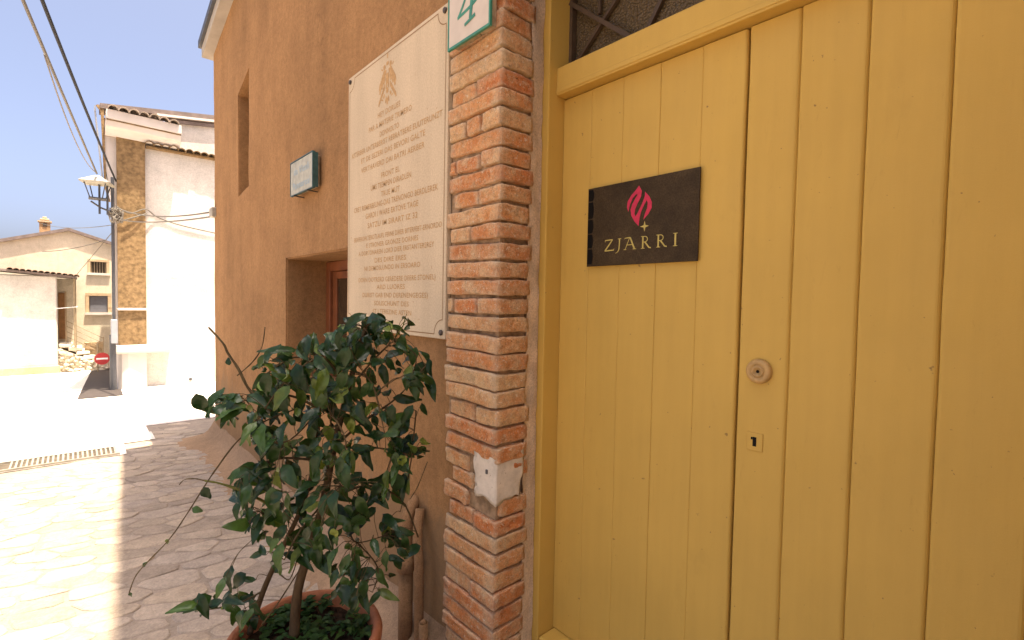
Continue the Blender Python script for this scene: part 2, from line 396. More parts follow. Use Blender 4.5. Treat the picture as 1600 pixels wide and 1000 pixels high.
# --- irregular flagstones: real voronoi cells, inset joints, rounded corners
def clip(poly, nx, ny, d):
    out = []
    for i in range(len(poly)):
        a, b = poly[i], poly[(i + 1) % len(poly)]
        da = a[0] * nx + a[1] * ny - d; db = b[0] * nx + b[1] * ny - d
        if da <= 0: out.append(a)
        if (da < 0 < db) or (db < 0 < da):
            t = da / (da - db); out.append((a[0] + (b[0] - a[0]) * t, a[1] + (b[1] - a[1]) * t))
    return out
def in_zone(x, y):
    if not (1.6 < y < 6.86): return False
    if x > 1.04 or x < -.62: return False
    if y > 5.74 and x < .38 + (0.28 if y > 6.2 else 0): return False
    return True
seeds = []; S = 1.8                                # stones run longer across the street
tries = 0
while tries < 9000:
    tries += 1
    x, y = rng.uniform(-.8, 1.15), rng.uniform(1.4, 7.0)
    r = .056 + .066 * (noise.noise(Vector((x * 2.1, y * 2.1, 3))) * .5 + .5) + rng.uniform(-.022, .03)
    sh = .25
    u, v = (x - sh * 0) / S, y + .22 * x
    if all((u - a) ** 2 + (v - b) ** 2 > (.5 * (r + rr)) ** 2 * 1.15 for a, b, rr, _, _ in seeds): seeds.append((u, v, r, x, y))
cells = []
for i, (u, v, r, x, y) in enumerate(seeds):
    if not in_zone(x, y): continue
    poly = [(u - .3, v - .3), (u + .3, v - .3), (u + .3, v + .3), (u - .3, v + .3)]
    jw = rng.uniform(.0025, .006)
    for j, (a, b, rr, _, _) in enumerate(seeds):
        if i == j: continue
        dx, dy = a - u, b - v; L2 = dx * dx + dy * dy
        if L2 > .36: continue
        L = math.sqrt(L2); k = .5 + .25 * (r - rr) / (r + rr)
        poly = clip(poly, dx / L, dy / L, (u * dx + v * dy) / L + L * k - jw)
        if len(poly) < 3: break
    if len(poly) < 3: continue
    P = [(p[0] * S, p[1] - .22 * p[0] * S) for p in poly]
    if any(not (-.9 < p[0] < 1.09) for p in P): P = clip(P, 1, 0, 1.075)
    if len(P) < 3: continue
    # drop tiny edges, round corners
    Q = []
    for p in P:
        if not Q or math.hypot(p[0] - Q[-1][0], p[1] - Q[-1][1]) > .018: Q.append(p)
    if len(Q) > 3 and math.hypot(Q[0][0] - Q[-1][0], Q[0][1] - Q[-1][1]) < .018: Q.pop()
    if len(Q) < 3: continue
    T = []
    for k in range(len(Q)):
        a, b, c = Q[k - 1], Q[k], Q[(k + 1) % len(Q)]
        T.append((b[0] + (a[0] - b[0]) * .2, b[1] + (a[1] - b[1]) * .2)); T.append((b[0] + (c[0] - b[0]) * .2, b[1] + (c[1] - b[1]) * .2))
    T = [(p[0] + rng.uniform(-.004, .004), p[1] + rng.uniform(-.004, .004)) for p in T]
    cx = sum(p[0] for p in T) / len(T); cy = sum(p[1] for p in T) / len(T)
    cells.append((cx, cy, T))
def visible(cx, cy): return cx > -.085 * cy - .12 and cy > 2.05
cells.sort(key=lambda c: (not visible(c[0], c[1]), c[1]))
def add_stone(bm, T, cx, cy, h, tx, ty, local=True):
    ox, oy = (cx, cy) if local else (0, 0)
    def z(px, py): return h + tx * (px - cx) + ty * (py - cy)
    n = len(T)
    lo = [bm.verts.new((p[0] - ox, p[1] - oy, -.02)) for p in T]
    md = [bm.verts.new((p[0] - ox, p[1] - oy, z(*p) - .004)) for p in T]
    hi = []
    for p in T:
        d = math.hypot(p[0] - cx, p[1] - cy); k = 1 - min(.35, .007 / max(d, .01))
        px, py = cx + (p[0] - cx) * k, cy + (p[1] - cy) * k
        hi.append(bm.verts.new((px - ox, py - oy, z(px, py))))
    for i in range(n):
        j = (i + 1) % n
        bm.faces.new((lo[i], lo[j], md[j], md[i])); bm.faces.new((md[i], md[j], hi[j], hi[i]))
    bm.faces.new(hi)
rest = bmesh.new(); nrest = 0
for i, (cx, cy, T) in enumerate(cells):
    h, tx, ty = rng.uniform(.0035, .008), rng.uniform(-.02, .02), rng.uniform(-.02, .02)
    if i < 300 and visible(cx, cy):
        bm = bmesh.new(); add_stone(bm, T, cx, cy, h, tx, ty)
        o = link('paving_stone', bm, M['stone']); o.location = (cx, cy, 0); adopt(o, ground)
    else: add_stone(rest, T, cx, cy, h, tx, ty, False); nrest += 1
if nrest: kind(link('paving_stones', rest, M['stone'], ground), 'stuff')
else: rest.free()
# rounded mortar fillet where the ochre wall meets the street
bm = bmesh.new(); N = 40; prof = [(-.27, .001), (-.16, .010), (-.075, .025), (-.04, .055), (-.018, .095), (.004, .15)]
rows = []
for i in range(N + 1):
    y = 1.55 + (6.06 - 1.55) * i / N; k = 1 + .25 * noise.noise(Vector((y * 1.7, 0, 0))) + (.35 if y > 5.5 else 0)
    rows.append([bm.verts.new((1.122 + px * k + .006 * noise.noise(Vector((y * 6, px * 9, 1))), y, pz * (1 + .2 * noise.noise(Vector((y * 3, 5, px)))) if pz > .002 else .001)) for px, pz in prof])
for i in range(N):
    for k in range(len(prof) - 1): bm.faces.new((rows[i][k], rows[i + 1][k], rows[i + 1][k + 1], rows[i][k + 1]))
kind(link('mortar_fillet', bm, stucco_mat('brown_mortar_fillet', (.27, .175, .105), .05), None, True), 'structure')
# drain grate
gr = thing('drain_grate', 'long steel drain grate set across the sunlit street', 'grate', (-.5, 5.93, .012))
bm = bmesh.new()
for a in ((-1.4, .31, 5.785, 5.805), (-1.4, .31, 6.055, 6.075), (.285, .31, 5.806, 6.054)): add_box(bm, *a, .009, .026)
link('grate_frame', bm, M['grate'], gr)
x = -.42
slat0 = None
while x < .275:
    o = link('slat', box(0, .014, 5.806, 6.054, .010, .024), M['grate']) if slat0 is None else slat0.copy()
    if slat0 is None: slat0 = o; o.location = (x, 0, 0); adopt(o, gr); 
    else: COL.objects.link(o); o.parent = gr; o.location = Vector((x, 0, 0)) - gr.location
    x += .033
link('drain_channel', box(-1.4, .285, 5.806, 6.054, .0085, .0095), simple('silted_channel', (.085, .068, .05), .95, .1, .3, 20, 0, 0), gr)

# ------------------------------------------------------------------ ochre house
XW = 1.125
house = thing('ochre_house', 'ochre stuccoed house with deep window recess and narrow slit niche', 'house', (1.6, 3.8, 0))
def rake(y): return 4.02 + (6.0 - y) * .245           # top of the low wing wall
YT = 4.62                                             # where the taller block begins
bm = bmesh.new()
yb = [1.55, 2.62, 3.65, YT, 4.645, 4.985, 6.0]; zb = [-.6, .93, 1.771, 2.43, 3.34]
def top(y): return rake(y)
grid = {}
for i, y in enumerate(yb):
    for j in range(len(zb) + 1):
        z = zb[j] if j < len(zb) else top(y)
        if j in (3,) and i in (4, 5): z = {4: 2.452, 5: 2.414}[i]
        if j in (4,) and i in (4, 5): z = {4: 3.42, 5: 3.30}[i]
        grid[i, j] = bm.verts.new((XW, y, z))
def hole(i, j): return (i == 1 and j == 1) or (i == 4 and j == 3)
for i in range(len(yb) - 1):
    for j in range(len(zb)):
        if hole(i, j): continue
        bm.faces.new((grid[i, j], grid[i + 1, j], grid[i + 1, j + 1], grid[i, j + 1]))
bev = []
def reveal(i, j, depth, splay=0):
    loop = [grid[i, j], grid[i + 1, j], grid[i + 1, j + 1], grid[i, j + 1]]
    back = [bm.verts.new(v.co + Vector((depth, 0, 0))) for v in loop]
    for k in range(4):
        bm.faces.new((loop[k], loop[(k + 1) % 4], back[(k + 1) % 4], back[k]))
        bev.append((loop[k], loop[(k + 1) % 4]))
    return back
b1 = reveal(1, 1, .36); b2 = reveal(4, 3, .34); bm.faces.new(b2)
# end wall (turns the corner at y = 6) and back
e_lo = [grid[len(yb) - 1, j] for j in range(len(zb) + 1)]
far = [bm.verts.new((5.0, 6.0, v.co.z if j < len(zb) else v.co.z + .0)) for j, v in enumerate(e_lo)]
for j in range(len(zb)):
    bm.faces.new((e_lo[j], far[j], far[j + 1], e_lo[j + 1])); bev.append((e_lo[j], e_lo[j + 1]))
es = [e for a, b in bev for e in [bm.edges.get((a, b))] if e]
bmesh.ops.bevel(bm, geom=es, offset=.009, segments=2, affect='EDGES')
for _ in range(5):
    le = [e for e in bm.edges if e.calc_length() > .16]
    if not le: break
    bmesh.ops.subdivide_edges(bm, edges=le, cuts=1, use_grid_fill=True)
bmesh.ops.triangulate(bm, faces=[f_ for f_ in bm.faces if len(f_.verts) > 4])
for v in bm.verts:
    c_ = v.co
    v.co.x += .007 * noise.noise(c_ * 1.6) + .0025 * noise.noise(c_ * 7)
    if 1.6 < c_.y < 5.9: v.co.y += .004 * noise.noise(c_ * 5 + Vector((9, 0, 0))); v.co.z += .004 * noise.noise(c_ * 5 + Vector((0, 9, 0)))
link('wall', bm, M['ochre'], house, True).data.set_sharp_from_angle(angle=R_(24))
bpy.context.view_layer.update()
# taller block above and behind the lens, out of frame, whose roof edge draws the street shadow
def rake2(y): return 5.9 + (YT - y) * .62
f = lambda p: Vector((1.1255, p[0], p[1]))
link('unseen_upper_wall', prism([(YT, rake(YT) - .4), (YT, rake2(YT)), (.6, rake2(.6)), (-6, 6.0), (-6, 2.90), (1.54, 2.90), (1.54, rake(YT) - .4)], f, (5, 0, 0)), M['ochre'], house)
OV = .20
link('unseen_upper_roof', prism([(YT + .05, rake2(YT + .05)), (YT + .05, rake2(YT + .05) + .14), (.6, rake2(.6) + .14), (-6, 6.14), (-6, 6.0), (.6, rake2(.6))], lambda p: Vector((1.125 - OV, p[0], p[1] + .002)), (6, 0, 0)), M['roof_dark'], house)
# low wing roof: pale soffit with a dark metal drip edge on top
OW = .095
sl = [(6.09, rake(6.09)), (6.09, rake(6.09) + .10), (YT + .051, rake(YT + .051) + .10), (YT + .051, rake(YT + .051))]
rf = link('wing_roof', prism(sl, lambda p: Vector((XW - OW, p[0], p[1] + .003)), (4.2, 0, 0)), M['ochre_roof'], house)
link('drip_edge', prism([(6.115, rake(6.115) + .085), (6.115, rake(6.115) + .155), (YT + .051, rake(YT + .051) + .155), (YT + .051, rake(YT + .051) + .085)], lambda p: Vector((XW - OW - .028, p[0], p[1] + .02)), (4.2, 0, 0)), M['dark_metal'], house)
# window
win = link('window_frame', box(1.405, 1.46, 3.575, 3.649, .932, 1.769, bev=.004), M['wood'], house)
bm = bmesh.new()
add_box(bm, 1.405, 1.46, 2.622, 3.574, 1.70, 1.769, bev=.004)
add_box(bm, 1.405, 1.46, 2.622, 3.574, .932, .99, bev=.004)
add_box(bm, 1.405, 1.46, 2.622, 2.69, .991, 1.699, bev=.004)
link('window_head', bm, M['wood'], win)
bm = bmesh.new()
for a in ((3.50, 3.57, .992, 1.697), (2.694, 2.76, .992, 1.697)): add_box(bm, 1.425, 1.452, *a, bev=.003)
add_box(bm, 1.425, 1.452, 2.762, 3.498, 1.645, 1.697, bev=.003); add_box(bm, 1.425, 1.452, 2.762, 3.498, .992, 1.05, bev=.003)
link('casement', bm, M['wood'], win)
link('pane', box(1.436, 1.442, 2.762, 3.498, 1.052, 1.643), M['pane'], win)
link('window_back', box(1.462, 1.475, 2.60, 3.67, .90, 1.79), M['pane'], win)
# street name tile, cable box
st = thing('street_name_tile', 'small white ceramic street name tile with blue grey lettering on ochre wall', 'sign', (1.1, 3.18, 2.27))
link('tile_face', box(1.068, 1.080, 2.992, 3.38, 2.165, 2.372, bev=.003), simple('aged_greenish_ceramic', (.36, .345, .27), .5, .3, .22, 26, 0, 0), st)
link('tile_backing', box(1.0805, 1.118, 3.004, 3.368, 2.174, 2.362, bev=.004), M['tile_side'], st)
bm = bmesh.new()
for a in ((2.985, 2.9915, 2.16, 2.377), (3.3805, 3.386, 2.16, 2.377)): add_box(bm, 1.066, 1.082, *a)
add_box(bm, 1.066, 1.082, 2.992, 3.38, 2.373, 2.378); add_box(bm, 1.066, 1.082, 2.992, 3.38, 2.159, 2.1645)
add_box(bm, 1.083, 1.10, 2.985, 2.9905, 2.166, 2.371)
link('tile_border', bm, M['darkgreen'], st)
for y in (3.30, 3.06):
    link('bracket', tube([(1.060, y, 2.156), (1.13, y, 2.152)], .004, 6), M['screw'], st)

def text_bm(s, cap, width=None):
    """lettering as a flat mesh: x along the text (0 = centre), y up from the baseline"""
    cu = bpy.data.curves.new('t', 'FONT'); cu.body = s; cu.size = 1.0; cu.align_x = 'CENTER'; cu.resolution_u = 3
    cu.space_character = 1.06; cu.offset = .012
    o = bpy.data.objects.new('t', cu); COL.objects.link(o)
    dg = bpy.context.evaluated_depsgraph_get(); dg.update()
    me = bpy.data.meshes.new_from_object(o.evaluated_get(dg))
    bpy.data.objects.remove(o); bpy.data.curves.remove(cu)
    bm = bmesh.new(); bm.from_mesh(me); bpy.data.meshes.remove(me)
    xs_ = [v.co.x for v in bm.verts]; x0, x1 = min(xs_), max(xs_)
    k = cap / .69; kx = width / (x1 - x0) if width else k
    for v in bm.verts: v.co = Vector(((v.co.x - (x0 + x1) / 2) * kx, v.co.y * k, 0))
    return bm
def wall_text(name, s, X, yc, z, cap, width, mat, parent, dz_left=0):
    bm = text_bm(s, cap, width)
    for v in bm.verts:
        a, b = v.co.x, v.co.y
        v.co = Vector((X, yc - a, z + b + dz_left * a))
    return link(name, bm, mat, parent, recalc=False)
wall_text('lettering', 'da Vicoli', 1.0672, 3.18, 2.285, .042, .27, M['bluegrey'], st)
wall_text('lettering', 'Pannaroal', 1.0672, 3.18, 2.195, .042, .31, M['bluegrey'], st)
cb = tag(link('junction_box', box(1.085, 1.175, 5.93, 6.06, 2.335, 2.435, bev=.008), M['lamp_metal']), 'small pale junction box at the far corner of the ochre wall', 'box')

# ------------------------------------------------------------------ marble plaque
pl = thing('stone_plaque', 'large cream stone plaque with engraved gilded inscription and corner screws', 'plaque', (1.11, 2.08, 2.0))
bm = box(1.100, 1.1245, 1.622, 2.555, 1.345, 2.664, bev=.004, seg=2)
link('slab', bm, M['marble'], pl)
XT = 1.0993
lines = [("HEY DORUES", 2.2157, 1.9995, 2.381), ("PAR A MATERIE TRIMERO", 2.3106, 1.8984, 2.335), ("DONNOLTO", 2.1941, 2.0091, 2.288),
 ("KITERBER UNTERBERIST REBRATBERE EUUTERUNZT", 2.5032, 1.6599, 2.247), ("ET DE SEZERI DAS BEVORI GALTE", 2.3951, 1.7867, 2.201), ("VERTHAVERD DAI BATRI AERBER", 2.3942, 1.7906, 2.152),
 ("FRONT EL", 2.1773, 1.9991, 2.091), ("UMS TEEMPEN DIRADLEN", 2.2843, 1.8974, 2.047), ("TRUE MUT", 2.1755, 1.9972, 2.003),
 ("CRET REMERBEUNG-DAS TRENONGO BERDLEREK", 2.475, 1.6847, 1.960), ("GARDI I WARE ERTOVE TAGE", 2.3387, 1.836, 1.915), ("SATZU IM SIRART IZ 32", 2.3163, 1.8401, 1.866),
 ("BERFEROHLTEROTLAUFL FERNE DIRER BITERFEBT-ERNORDO", 2.4725, 1.6533, 1.806), ("E STRONER GRONZE DORNES", 2.3289, 1.8326, 1.7675), ("A DORTONAREN LORD DIER ERSTANTEREREY", 2.4172, 1.7073, 1.731),
 ("DES DIRE ERES", 2.2363, 1.9335, 1.690), ("NI DEMOSLUNDO IN ERSOARO", 2.3487, 1.8144, 1.653), ("DORN DOTRERD GEREDERE DEERE STONEL)", 2.415, 1.6945, 1.597),
 ("ARD LUORES", 2.2135, 1.9418, 1.560), ("DURIST GAB END DERENENGEGES)", 2.3685, 1.7507, 1.521), ("SOLISCHUNT DES", 2.2393, 1.9066, 1.482), ("ST I TEREZINE ASTEN", 2.2523, 1.8837, 1.4425)]
for s, yl, yr, zc in lines:
    cap = .0245 if zc > 1.83 else .0215
    wall_text('inscription_line', s, XT, (yl + yr) / 2, zc - cap / 2, cap, yl - yr, M['engrave'], pl)
def strip(bm, pts, wd, X, depth=.0012):
    """flat engraved stroke along (y,z) points"""
    for i in range(len(pts) - 1):
        a, b = Vector(pts[i]), Vector(pts[i + 1]); d = (b - a)
        if d.length < 1e-6: continue
        d.normalize(); nrm = Vector((-d.y, d.x)) * wd / 2; e = d * wd * .3
        q4 = [a - e + nrm, b + e + nrm, b + e - nrm, a - e - nrm]
        bm.faces.new([bm.verts.new((X - i * 1e-6, p.x, p.y)) for p in q4])
def arc(c, r, a0, a1, n=8): return [(c[0] + r * math.cos(R_(a0 + (a1 - a0) * i / n)), c[1] + r * math.sin(R_(a0 + (a1 - a0) * i / n))) for i in range(n + 1)]
bm = bmesh.new(); m = .018; y0, y1, z0, z1 = 1.622 + m, 2.555 - m, 1.345 + m, 2.664 - m; r = .06
loop = arc((y0, z0), r, 90, 0) + arc((y1, z0), r, 180, 90) + arc((y1, z1), r, 270, 180) + arc((y0, z1), r, 360, 270)
loop.append(loop[0]); strip(bm, loop, .0042, XT)
link('border_line', bm, M['groove'], pl, recalc=False)
for y, z in ((1.648, 1.371), (2.529, 1.371), (2.529, 2.638), (1.648, 2.638)):
    link('screw', lathe([(.0115, 0), (.0115, .006), (.008, .009), (.0001, .0095)], (0, 0, 0), 14), M['screw'], None)
    o = COL.objects[-1] if False else bpy.data.objects[[k.name for k in COL.objects if k.name.startswith('screw')][-1]]
    o.rotation_euler = (0, R_(-90), 0); o.location = (1.100, y, z); adopt(o, pl)
# emblem: a plain heraldic bird of feather strokes (generic)
bm = bmesh.new(); ec = 2.122
def blob(cy, cz, ly, lz, ang=0, n=8):
    ca, sa = math.cos(ang), math.sin(ang); vs_ = []
    for k in range(n):
        a = 6.28318 * k / n; p, qq = math.cos(a) * ly, math.sin(a) * lz * (1 if k % 2 else .72)
        vs_.append(bm.verts.new((XT - 1e-6 * len(bm.faces), cy + p * ca - qq * sa, cz + p * sa + qq * ca)))
    bm.faces.new(vs_)
blob(ec, 2.632, .006, .016); blob(ec, 2.598, .014, .012)
for s in (-1, 1):
    blob(ec + s * .030, 2.588, .011, .016, s * -.5); blob(ec + s * .052, 2.583, .011, .005, s * .5)
    blob(ec + s * .020, 2.56, .008, .018, s * .5)
    for k in range(6):
        blob(ec + s * (.030 + .009 * k), 2.560 - .010 * k, .0065, .034 - .002 * k, s * (.1 + .03 * k))
        blob(ec + s * (.030 + .010 * k), 2.495 - .012 * k, .006, .020, s * (.12 + .04 * k))
    blob(ec + s * .032, 2.455, .007, .014, s * .6); blob(ec + s * .048, 2.442, .010, .005, s * .3)
    blob(ec + s * .013, 2.434, .006, .020, s * .25); blob(ec + s * .010, 2.50, .007, .022, s * .1)
blob(ec, 2.53, .018, .034); [blob(ec + s * (.03 + .02 * k), 2.53 - .018 * k, .008, .026, s * .25) for s in (-1, 1) for k in range(3)]; blob(ec, 2.475, .012, .018); blob(ec, 2.425, .007, .022)
link('crest', bm, M['engrave'], pl, recalc=False)

# ------------------------------------------------------------------ brick pier
YC = 1.300; XF = 1.100
pier = thing('brick_pier', 'weathered red brick pier with deep mortar joints beside yellow door', 'pillar', (1.2, 1.46, 0))
core = link('mortar_core', box(XF + .021, 1.242, YC + .017, 1.615, -.2, 2.895), M['joint'], pier)
bm = box(XF + .030, 1.435, YC + .03, 1.60, 2.897, 2.9)
bm.free()
pitch = .0663
def brick(x0, x1, y0, y1, z0, z1, name='brick', tilt=0):
    j = rng.uniform(0, .0025)
    bm = box(x0, x1, y0, y1, z0, z1)
    dice(bm, 7)
    c = Vector(((x0 + x1) / 2, (y0 + y1) / 2, (z0 + z1) / 2)); h = Vector(((x1 - x0) / 2, (y1 - y0) / 2, (z1 - z0) / 2))
    sd = rng.uniform(0, 50); rr = rng.uniform(.003, .0055); tl = rng.uniform(-.022, .022) + tilt
    for v in bm.verts:
        p = v.co - c
        # pull corners in for worn, rounded arrises
        k = [max(0, abs(p[i]) - (h[i] - rr)) for i in range(3)]
        L = math.sqrt(sum(a * a for a in k))
        if L > rr:
            for i in range(3):
                if k[i] > 0: p[i] = math.copysign((h[i] - rr) + k[i] * rr / L, p[i])
        p.z += tl * (p.y) + .4 * tl * p.x
        v.co = c + p + noise.noise_vector((c + p) * 22 + Vector((sd, 0, 0))) * .0036 + noise.noise_vector((c + p) * 7 + Vector((0, sd, 0))) * .0042 + noise.noise_vector((c + p) * 60 + Vector((0, sd, 5))) * .0028
    bm.transform(Matrix.Translation(-c))
    o = link(name, bm, M['brick'], None, True); o.location = c; adopt(o, pier); return o
# pattern of the front face from the corner outwards, top course first (z about 2.375)
pat = {0: 'F', 1: 'H', 2: 'F', 3: 'T', 4: 'F', 5: 'K', 6: 'F', 7: 'H', 8: 'F', 9: 'H', 10: 'F', 11: 'F', 12: 'F', 13: 'K', 14: 'F', 15: 'F', 16: 'F', 17: 'F', 18: 'F', 19: 'H', 20: 'F', 21: 'F', 22: 'P', 23: 'P', 24: 'P'}
z = 2.905; n = -8
while z > -.05:
    zt = z - rng.uniform(.0, .003); zb_ = z - pitch + rng.uniform(.003, .0135)
    p = pat.get(n, 'F' if n % 2 == 0 else ('H' if rng.random() < .5 else 'F'))
    if n > 24: p = 'F' if n % 4 != 1 else 'H'
    xo = XF + rng.uniform(-.003, .008); d = rng.uniform(.148, .158); yo = YC + rng.uniform(-.003, .004); yl = 1.616 + rng.uniform(-.006, .004)
    g_ = lambda: rng.uniform(.008, .013)
    if p == 'F': brick(xo, xo + d, yo, yl, zb_, zt)
    elif p == 'H':
        m_ = 1.44 + rng.uniform(-.02, .025)
        brick(xo, xo + d, yo, m_, zb_, zt); brick(xo + rng.uniform(-.002, .006), xo + .12, m_ + g_(), yl - rng.uniform(0, .03), zb_, zt)
    elif p == 'T':
        brick(xo, xo + d, yo, 1.405, zb_, zt); brick(xo + .002, xo + .12, 1.418, 1.50, zb_ + .002, zt); brick(xo, xo + .12, 1.510, yl, zb_, zt - .002)
    elif p == 'K':
        brick(xo, xo + d, yo, 1.41, zb_, zt); brick(xo + .004, xo + .12, 1.425, 1.565, zb_, zt - .003); brick(xo + .006, xo + .1, 1.58, yl, zb_ + .004, zt)
    elif p == 'P':
        q0 = 1.47 if n != 23 else 1.44
        brick(xo + .004, xo + .12, q0, yl - (.0 if n != 23 else .05), zb_, zt)
        if n != 23: brick(XF + .03, xo + d + .01, YC + .004, YC + .05, zb_, zt)
    z -= pitch; n += 1
# pale plaster patch wrapping the corner
zp1, zp0 = 2.905 - pitch * 30 - .002, 2.905 - pitch * 33 + .008
zp1, zp0 = .968, .775
bm = bmesh.new(); add_box(bm, XF + .006, 1.235, YC + .002, 1.465, zp0, zp1); dice(bm, 14)
for v in bm.verts:
    w_ = noise.noise_vector(v.co * 9); w2 = noise.noise_vector(v.co * 31)
    if v.co.y > 1.40: v.co.y += (w_.y * .07 + w2.y * .03) * min(1, (v.co.y - 1.40) / .05)
    if v.co.x > 1.19: v.co.x += w_.x * .03 + w2.x * .012
    e_ = (v.co.z - (zp0 + zp1) / 2) / ((zp1 - zp0) / 2)
    v.co.z += (w_.z * .030 + w2.z * .016) * e_ * e_
    v.co += noise.noise_vector(v.co * 18) * .004
link('plaster_patch', bm, M['patch'], pier, True)
link('nail_hole', box(XF + .001, XF + .006, 1.345, 1.354, .878, .893), M['dark_metal'], pier)
# rough plaster strip between the bricks and the door frame
bm = bmesh.new(); NZ, NX = 90, 6; rows = []
for i in range(NZ + 1):
    z = -.1 + 3.0 * i / NZ; row = []
    x0 = 1.246 + .008 * noise.noise(Vector((z * 6, 0, 0))); x1 = 1.334 + .004 * noise.noise(Vector((z * 11, 4, 0)))
    for k in range(NX + 1):
        t = k / NX; xx = x0 + (x1 - x0) * t
        yy = 1.307 + .026 * t + .007 * noise.noise(Vector((xx * 24, 3, z * 9))) + .004 * noise.noise(Vector((xx * 60, 3, z * 34)))
        row.append(bm.verts.new((xx, yy, z)))
    row.append(bm.verts.new((1.3345, 1.42, z))); rows.append(row)
for i in range(NZ):
    for k in range(NX + 1): bm.faces.new((rows[i][k], rows[i][k + 1], rows[i + 1][k + 1], rows[i + 1][k]))
link('plaster_strip', bm, M['mortar'], pier, True).data.set_sharp_from_angle(angle=R_(40))

# number tile
nt_ = thing('house_number_tile', 'white ceramic tile with green border and green numeral 4', 'sign', (1.08, 1.44, 2.57))
link('tile_face', box(1.060, 1.068, 1.322, 1.566, 2.440, 2.705, bev=.002), M['ceramic'], nt_)
bm = bmesh.new()
for a in ((1.318, 1.3218, 2.436, 2.709), (1.5663, 1.570, 2.436, 2.709), (1.322, 1.566, 2.436, 2.4398), (1.322, 1.566, 2.7052, 2.709)): add_box(bm, 1.059, 1.0685, *a)
for a in ((1.322, 1.3262, 2.440, 2.705), (1.5618, 1.566, 2.440, 2.705), (1.3264, 1.5616, 2.440, 2.4455), (1.3264, 1.5616, 2.6995, 2.705)): add_box(bm, 1.0592, 1.0602, *a)
link('tile_border', bm, M['green'], nt_)
bm = bmesh.new(); add_box(bm, 1.0686, 1.099, 1.330, 1.402, 2.446, 2.70, bev=.003, jit=.002); add_box(bm, 1.0686, 1.099, 1.408, 1.552, 2.446, 2.70, bev=.003, jit=.002)
link('tile_backing', bm, M['tile_side'], nt_)
bm = bmesh.new(); X4 = 1.0591
def ribbon(bm, pts, w0, w1, X, d=.0008):
    n = len(pts); L = []; Rr = []
    for i in range(n):
        a, b = Vector(pts[max(i - 1, 0)]), Vector(pts[min(i + 1, n - 1)]); t = (b - a).normalized(); nn = Vector((-t.y, t.x)); w_ = (w0 + (w1 - w0) * i / (n - 1)) / 2
        p = Vector(pts[i]); L.append(p + nn * w_); Rr.append(p - nn * w_)
    poly = L + Rr[::-1]
    add_prism(bm, [tuple(p) for p in poly], lambda p: Vector((X, p[0], p[1])), (d, 0, 0))
ribbon(bm, [(1.420, 2.655), (1.45, 2.600), (1.478, 2.562), (1.505, 2.531)], .010, .012, X4 - .0004)
ribbon(bm, [(1.508, 2.533), (1.47, 2.538), (1.43, 2.545), (1.394, 2.556)], .011, .013, X4)
ribbon(bm, [(1.417, 2.662), (1.418, 2.60), (1.424, 2.55), (1.430, 2.505)], .020, .015, X4 - .0008)
ribbon(bm, [(1.463, 2.492), (1.43, 2.499), (1.402, 2.506)], .010, .013, X4 - .0012)
link('numeral', bm, M['green'], nt_)

# ------------------------------------------------------------------ yellow double door
door = thing('double_door', 'tall yellow painted plank double door with iron grilled fanlight', 'door', (1.42, .6, 0))
XD = 1.420; YR = -.10
jm = link('jamb', box(1.336, 1.50, 1.3025, 1.40, -.1, 2.895, bev=.004, seg=2), M['yellow'], door)
link('jamb', box(1.336, 1.50, YR - .10, YR, -.1, 2.895, bev=.004, seg=2), M['yellow'], door)
tr = link('transom_rail', box(1.375, 1.50, YR + .001, 1.3015, 2.285, 2.388, bev=.005, seg=2), M['yellow'], door)
link('rail_bead', box(1.3715, 1.3745, YR + .002, 1.300, 2.292, 2.309, bev=.0012), M['yellow'], tr)
sill = bmesh.new(); add_box(sill, 1.338, 1.455, YR + .001, 1.3015, .02, .196, bev=.010, seg=3)
link('threshold_board', sill, M['yellow'], door)
link('door_backing', box(1.472, 1.50, YR, 1.302, .197, 2.284), M['dark_metal'], door)
# planks: own chamfered boards with beaded edges
def plank(y1, y0, parent, first=False, roundr=False, zlo=.200, zhi=2.2825, r=.0030, dx=0):
    """y1 > y0 : runs from y1 (towards the pier) to y0"""
    pts = []; g2 = .00005; ya, yb2 = y1 - g2, y0 + g2; xf, xb = XD + dx, XD + .045
    rr = .009 if roundr else r * 1.5
    def corner(cy, cx, rad, a0, a1, n=4): return [(cy + rad * math.cos(R_(a0 + (a1 - a0) * i / n)), cx - rad * math.sin(R_(a0 + (a1 - a0) * i / n))) for i in range(n + 1)]
    # profile in (y, x): front at x = xf, with a small bead groove next to the right edge
    pts += [(ya, xb)] + corner(ya - r, xf + r, r, 0, 90)
    bd = .011
    
    pts += corner(yb2 + rr, xf + rr, rr, 90, 180) + [(yb2, xb)]
    bm = bmesh.new(); nz = 30
    rows = [[bm.verts.new((px + .0009 * noise.noise(Vector((py * 3, k * .3, 0))), py + .0010 * noise.noise(Vector((7, k * .45, round(py, 2)))), zlo + (zhi - zlo) * k / nz)) for py, px in pts] for k in range(nz + 1)]
    for k in range(nz):
        for i in range(len(pts)): bm.faces.new((rows[k][i], rows[k][(i + 1) % len(pts)], rows[k + 1][(i + 1) % len(pts)], rows[k + 1][i]))
    bm.faces.new(rows[0][::-1]); bm.faces.new(rows[-1])
    return link('plank', bm, M['yellow'], parent)
leafL = link('door_leaf', box(1.4655, 1.471, .612, 1.3015, .2, 2.282), M['yellow'], door)
leafR = link('door_leaf', box(1.4655, 1.471, YR + .001, .597, .2, 2.282), M['yellow'], door)
bl = [1.3015, 1.1645, 1.0255, .8815, .7385, .6085]
for i in range(5): plank(bl[i], bl[i + 1], leafL, roundr=(i == 4), zhi=2.2825 - rng.uniform(.001, .004), dx=rng.uniform(-.0008, .0008) - (.003 if i == 4 else 0))
br = [.6035, .472, .3225, .1685, .015, YR + .002]
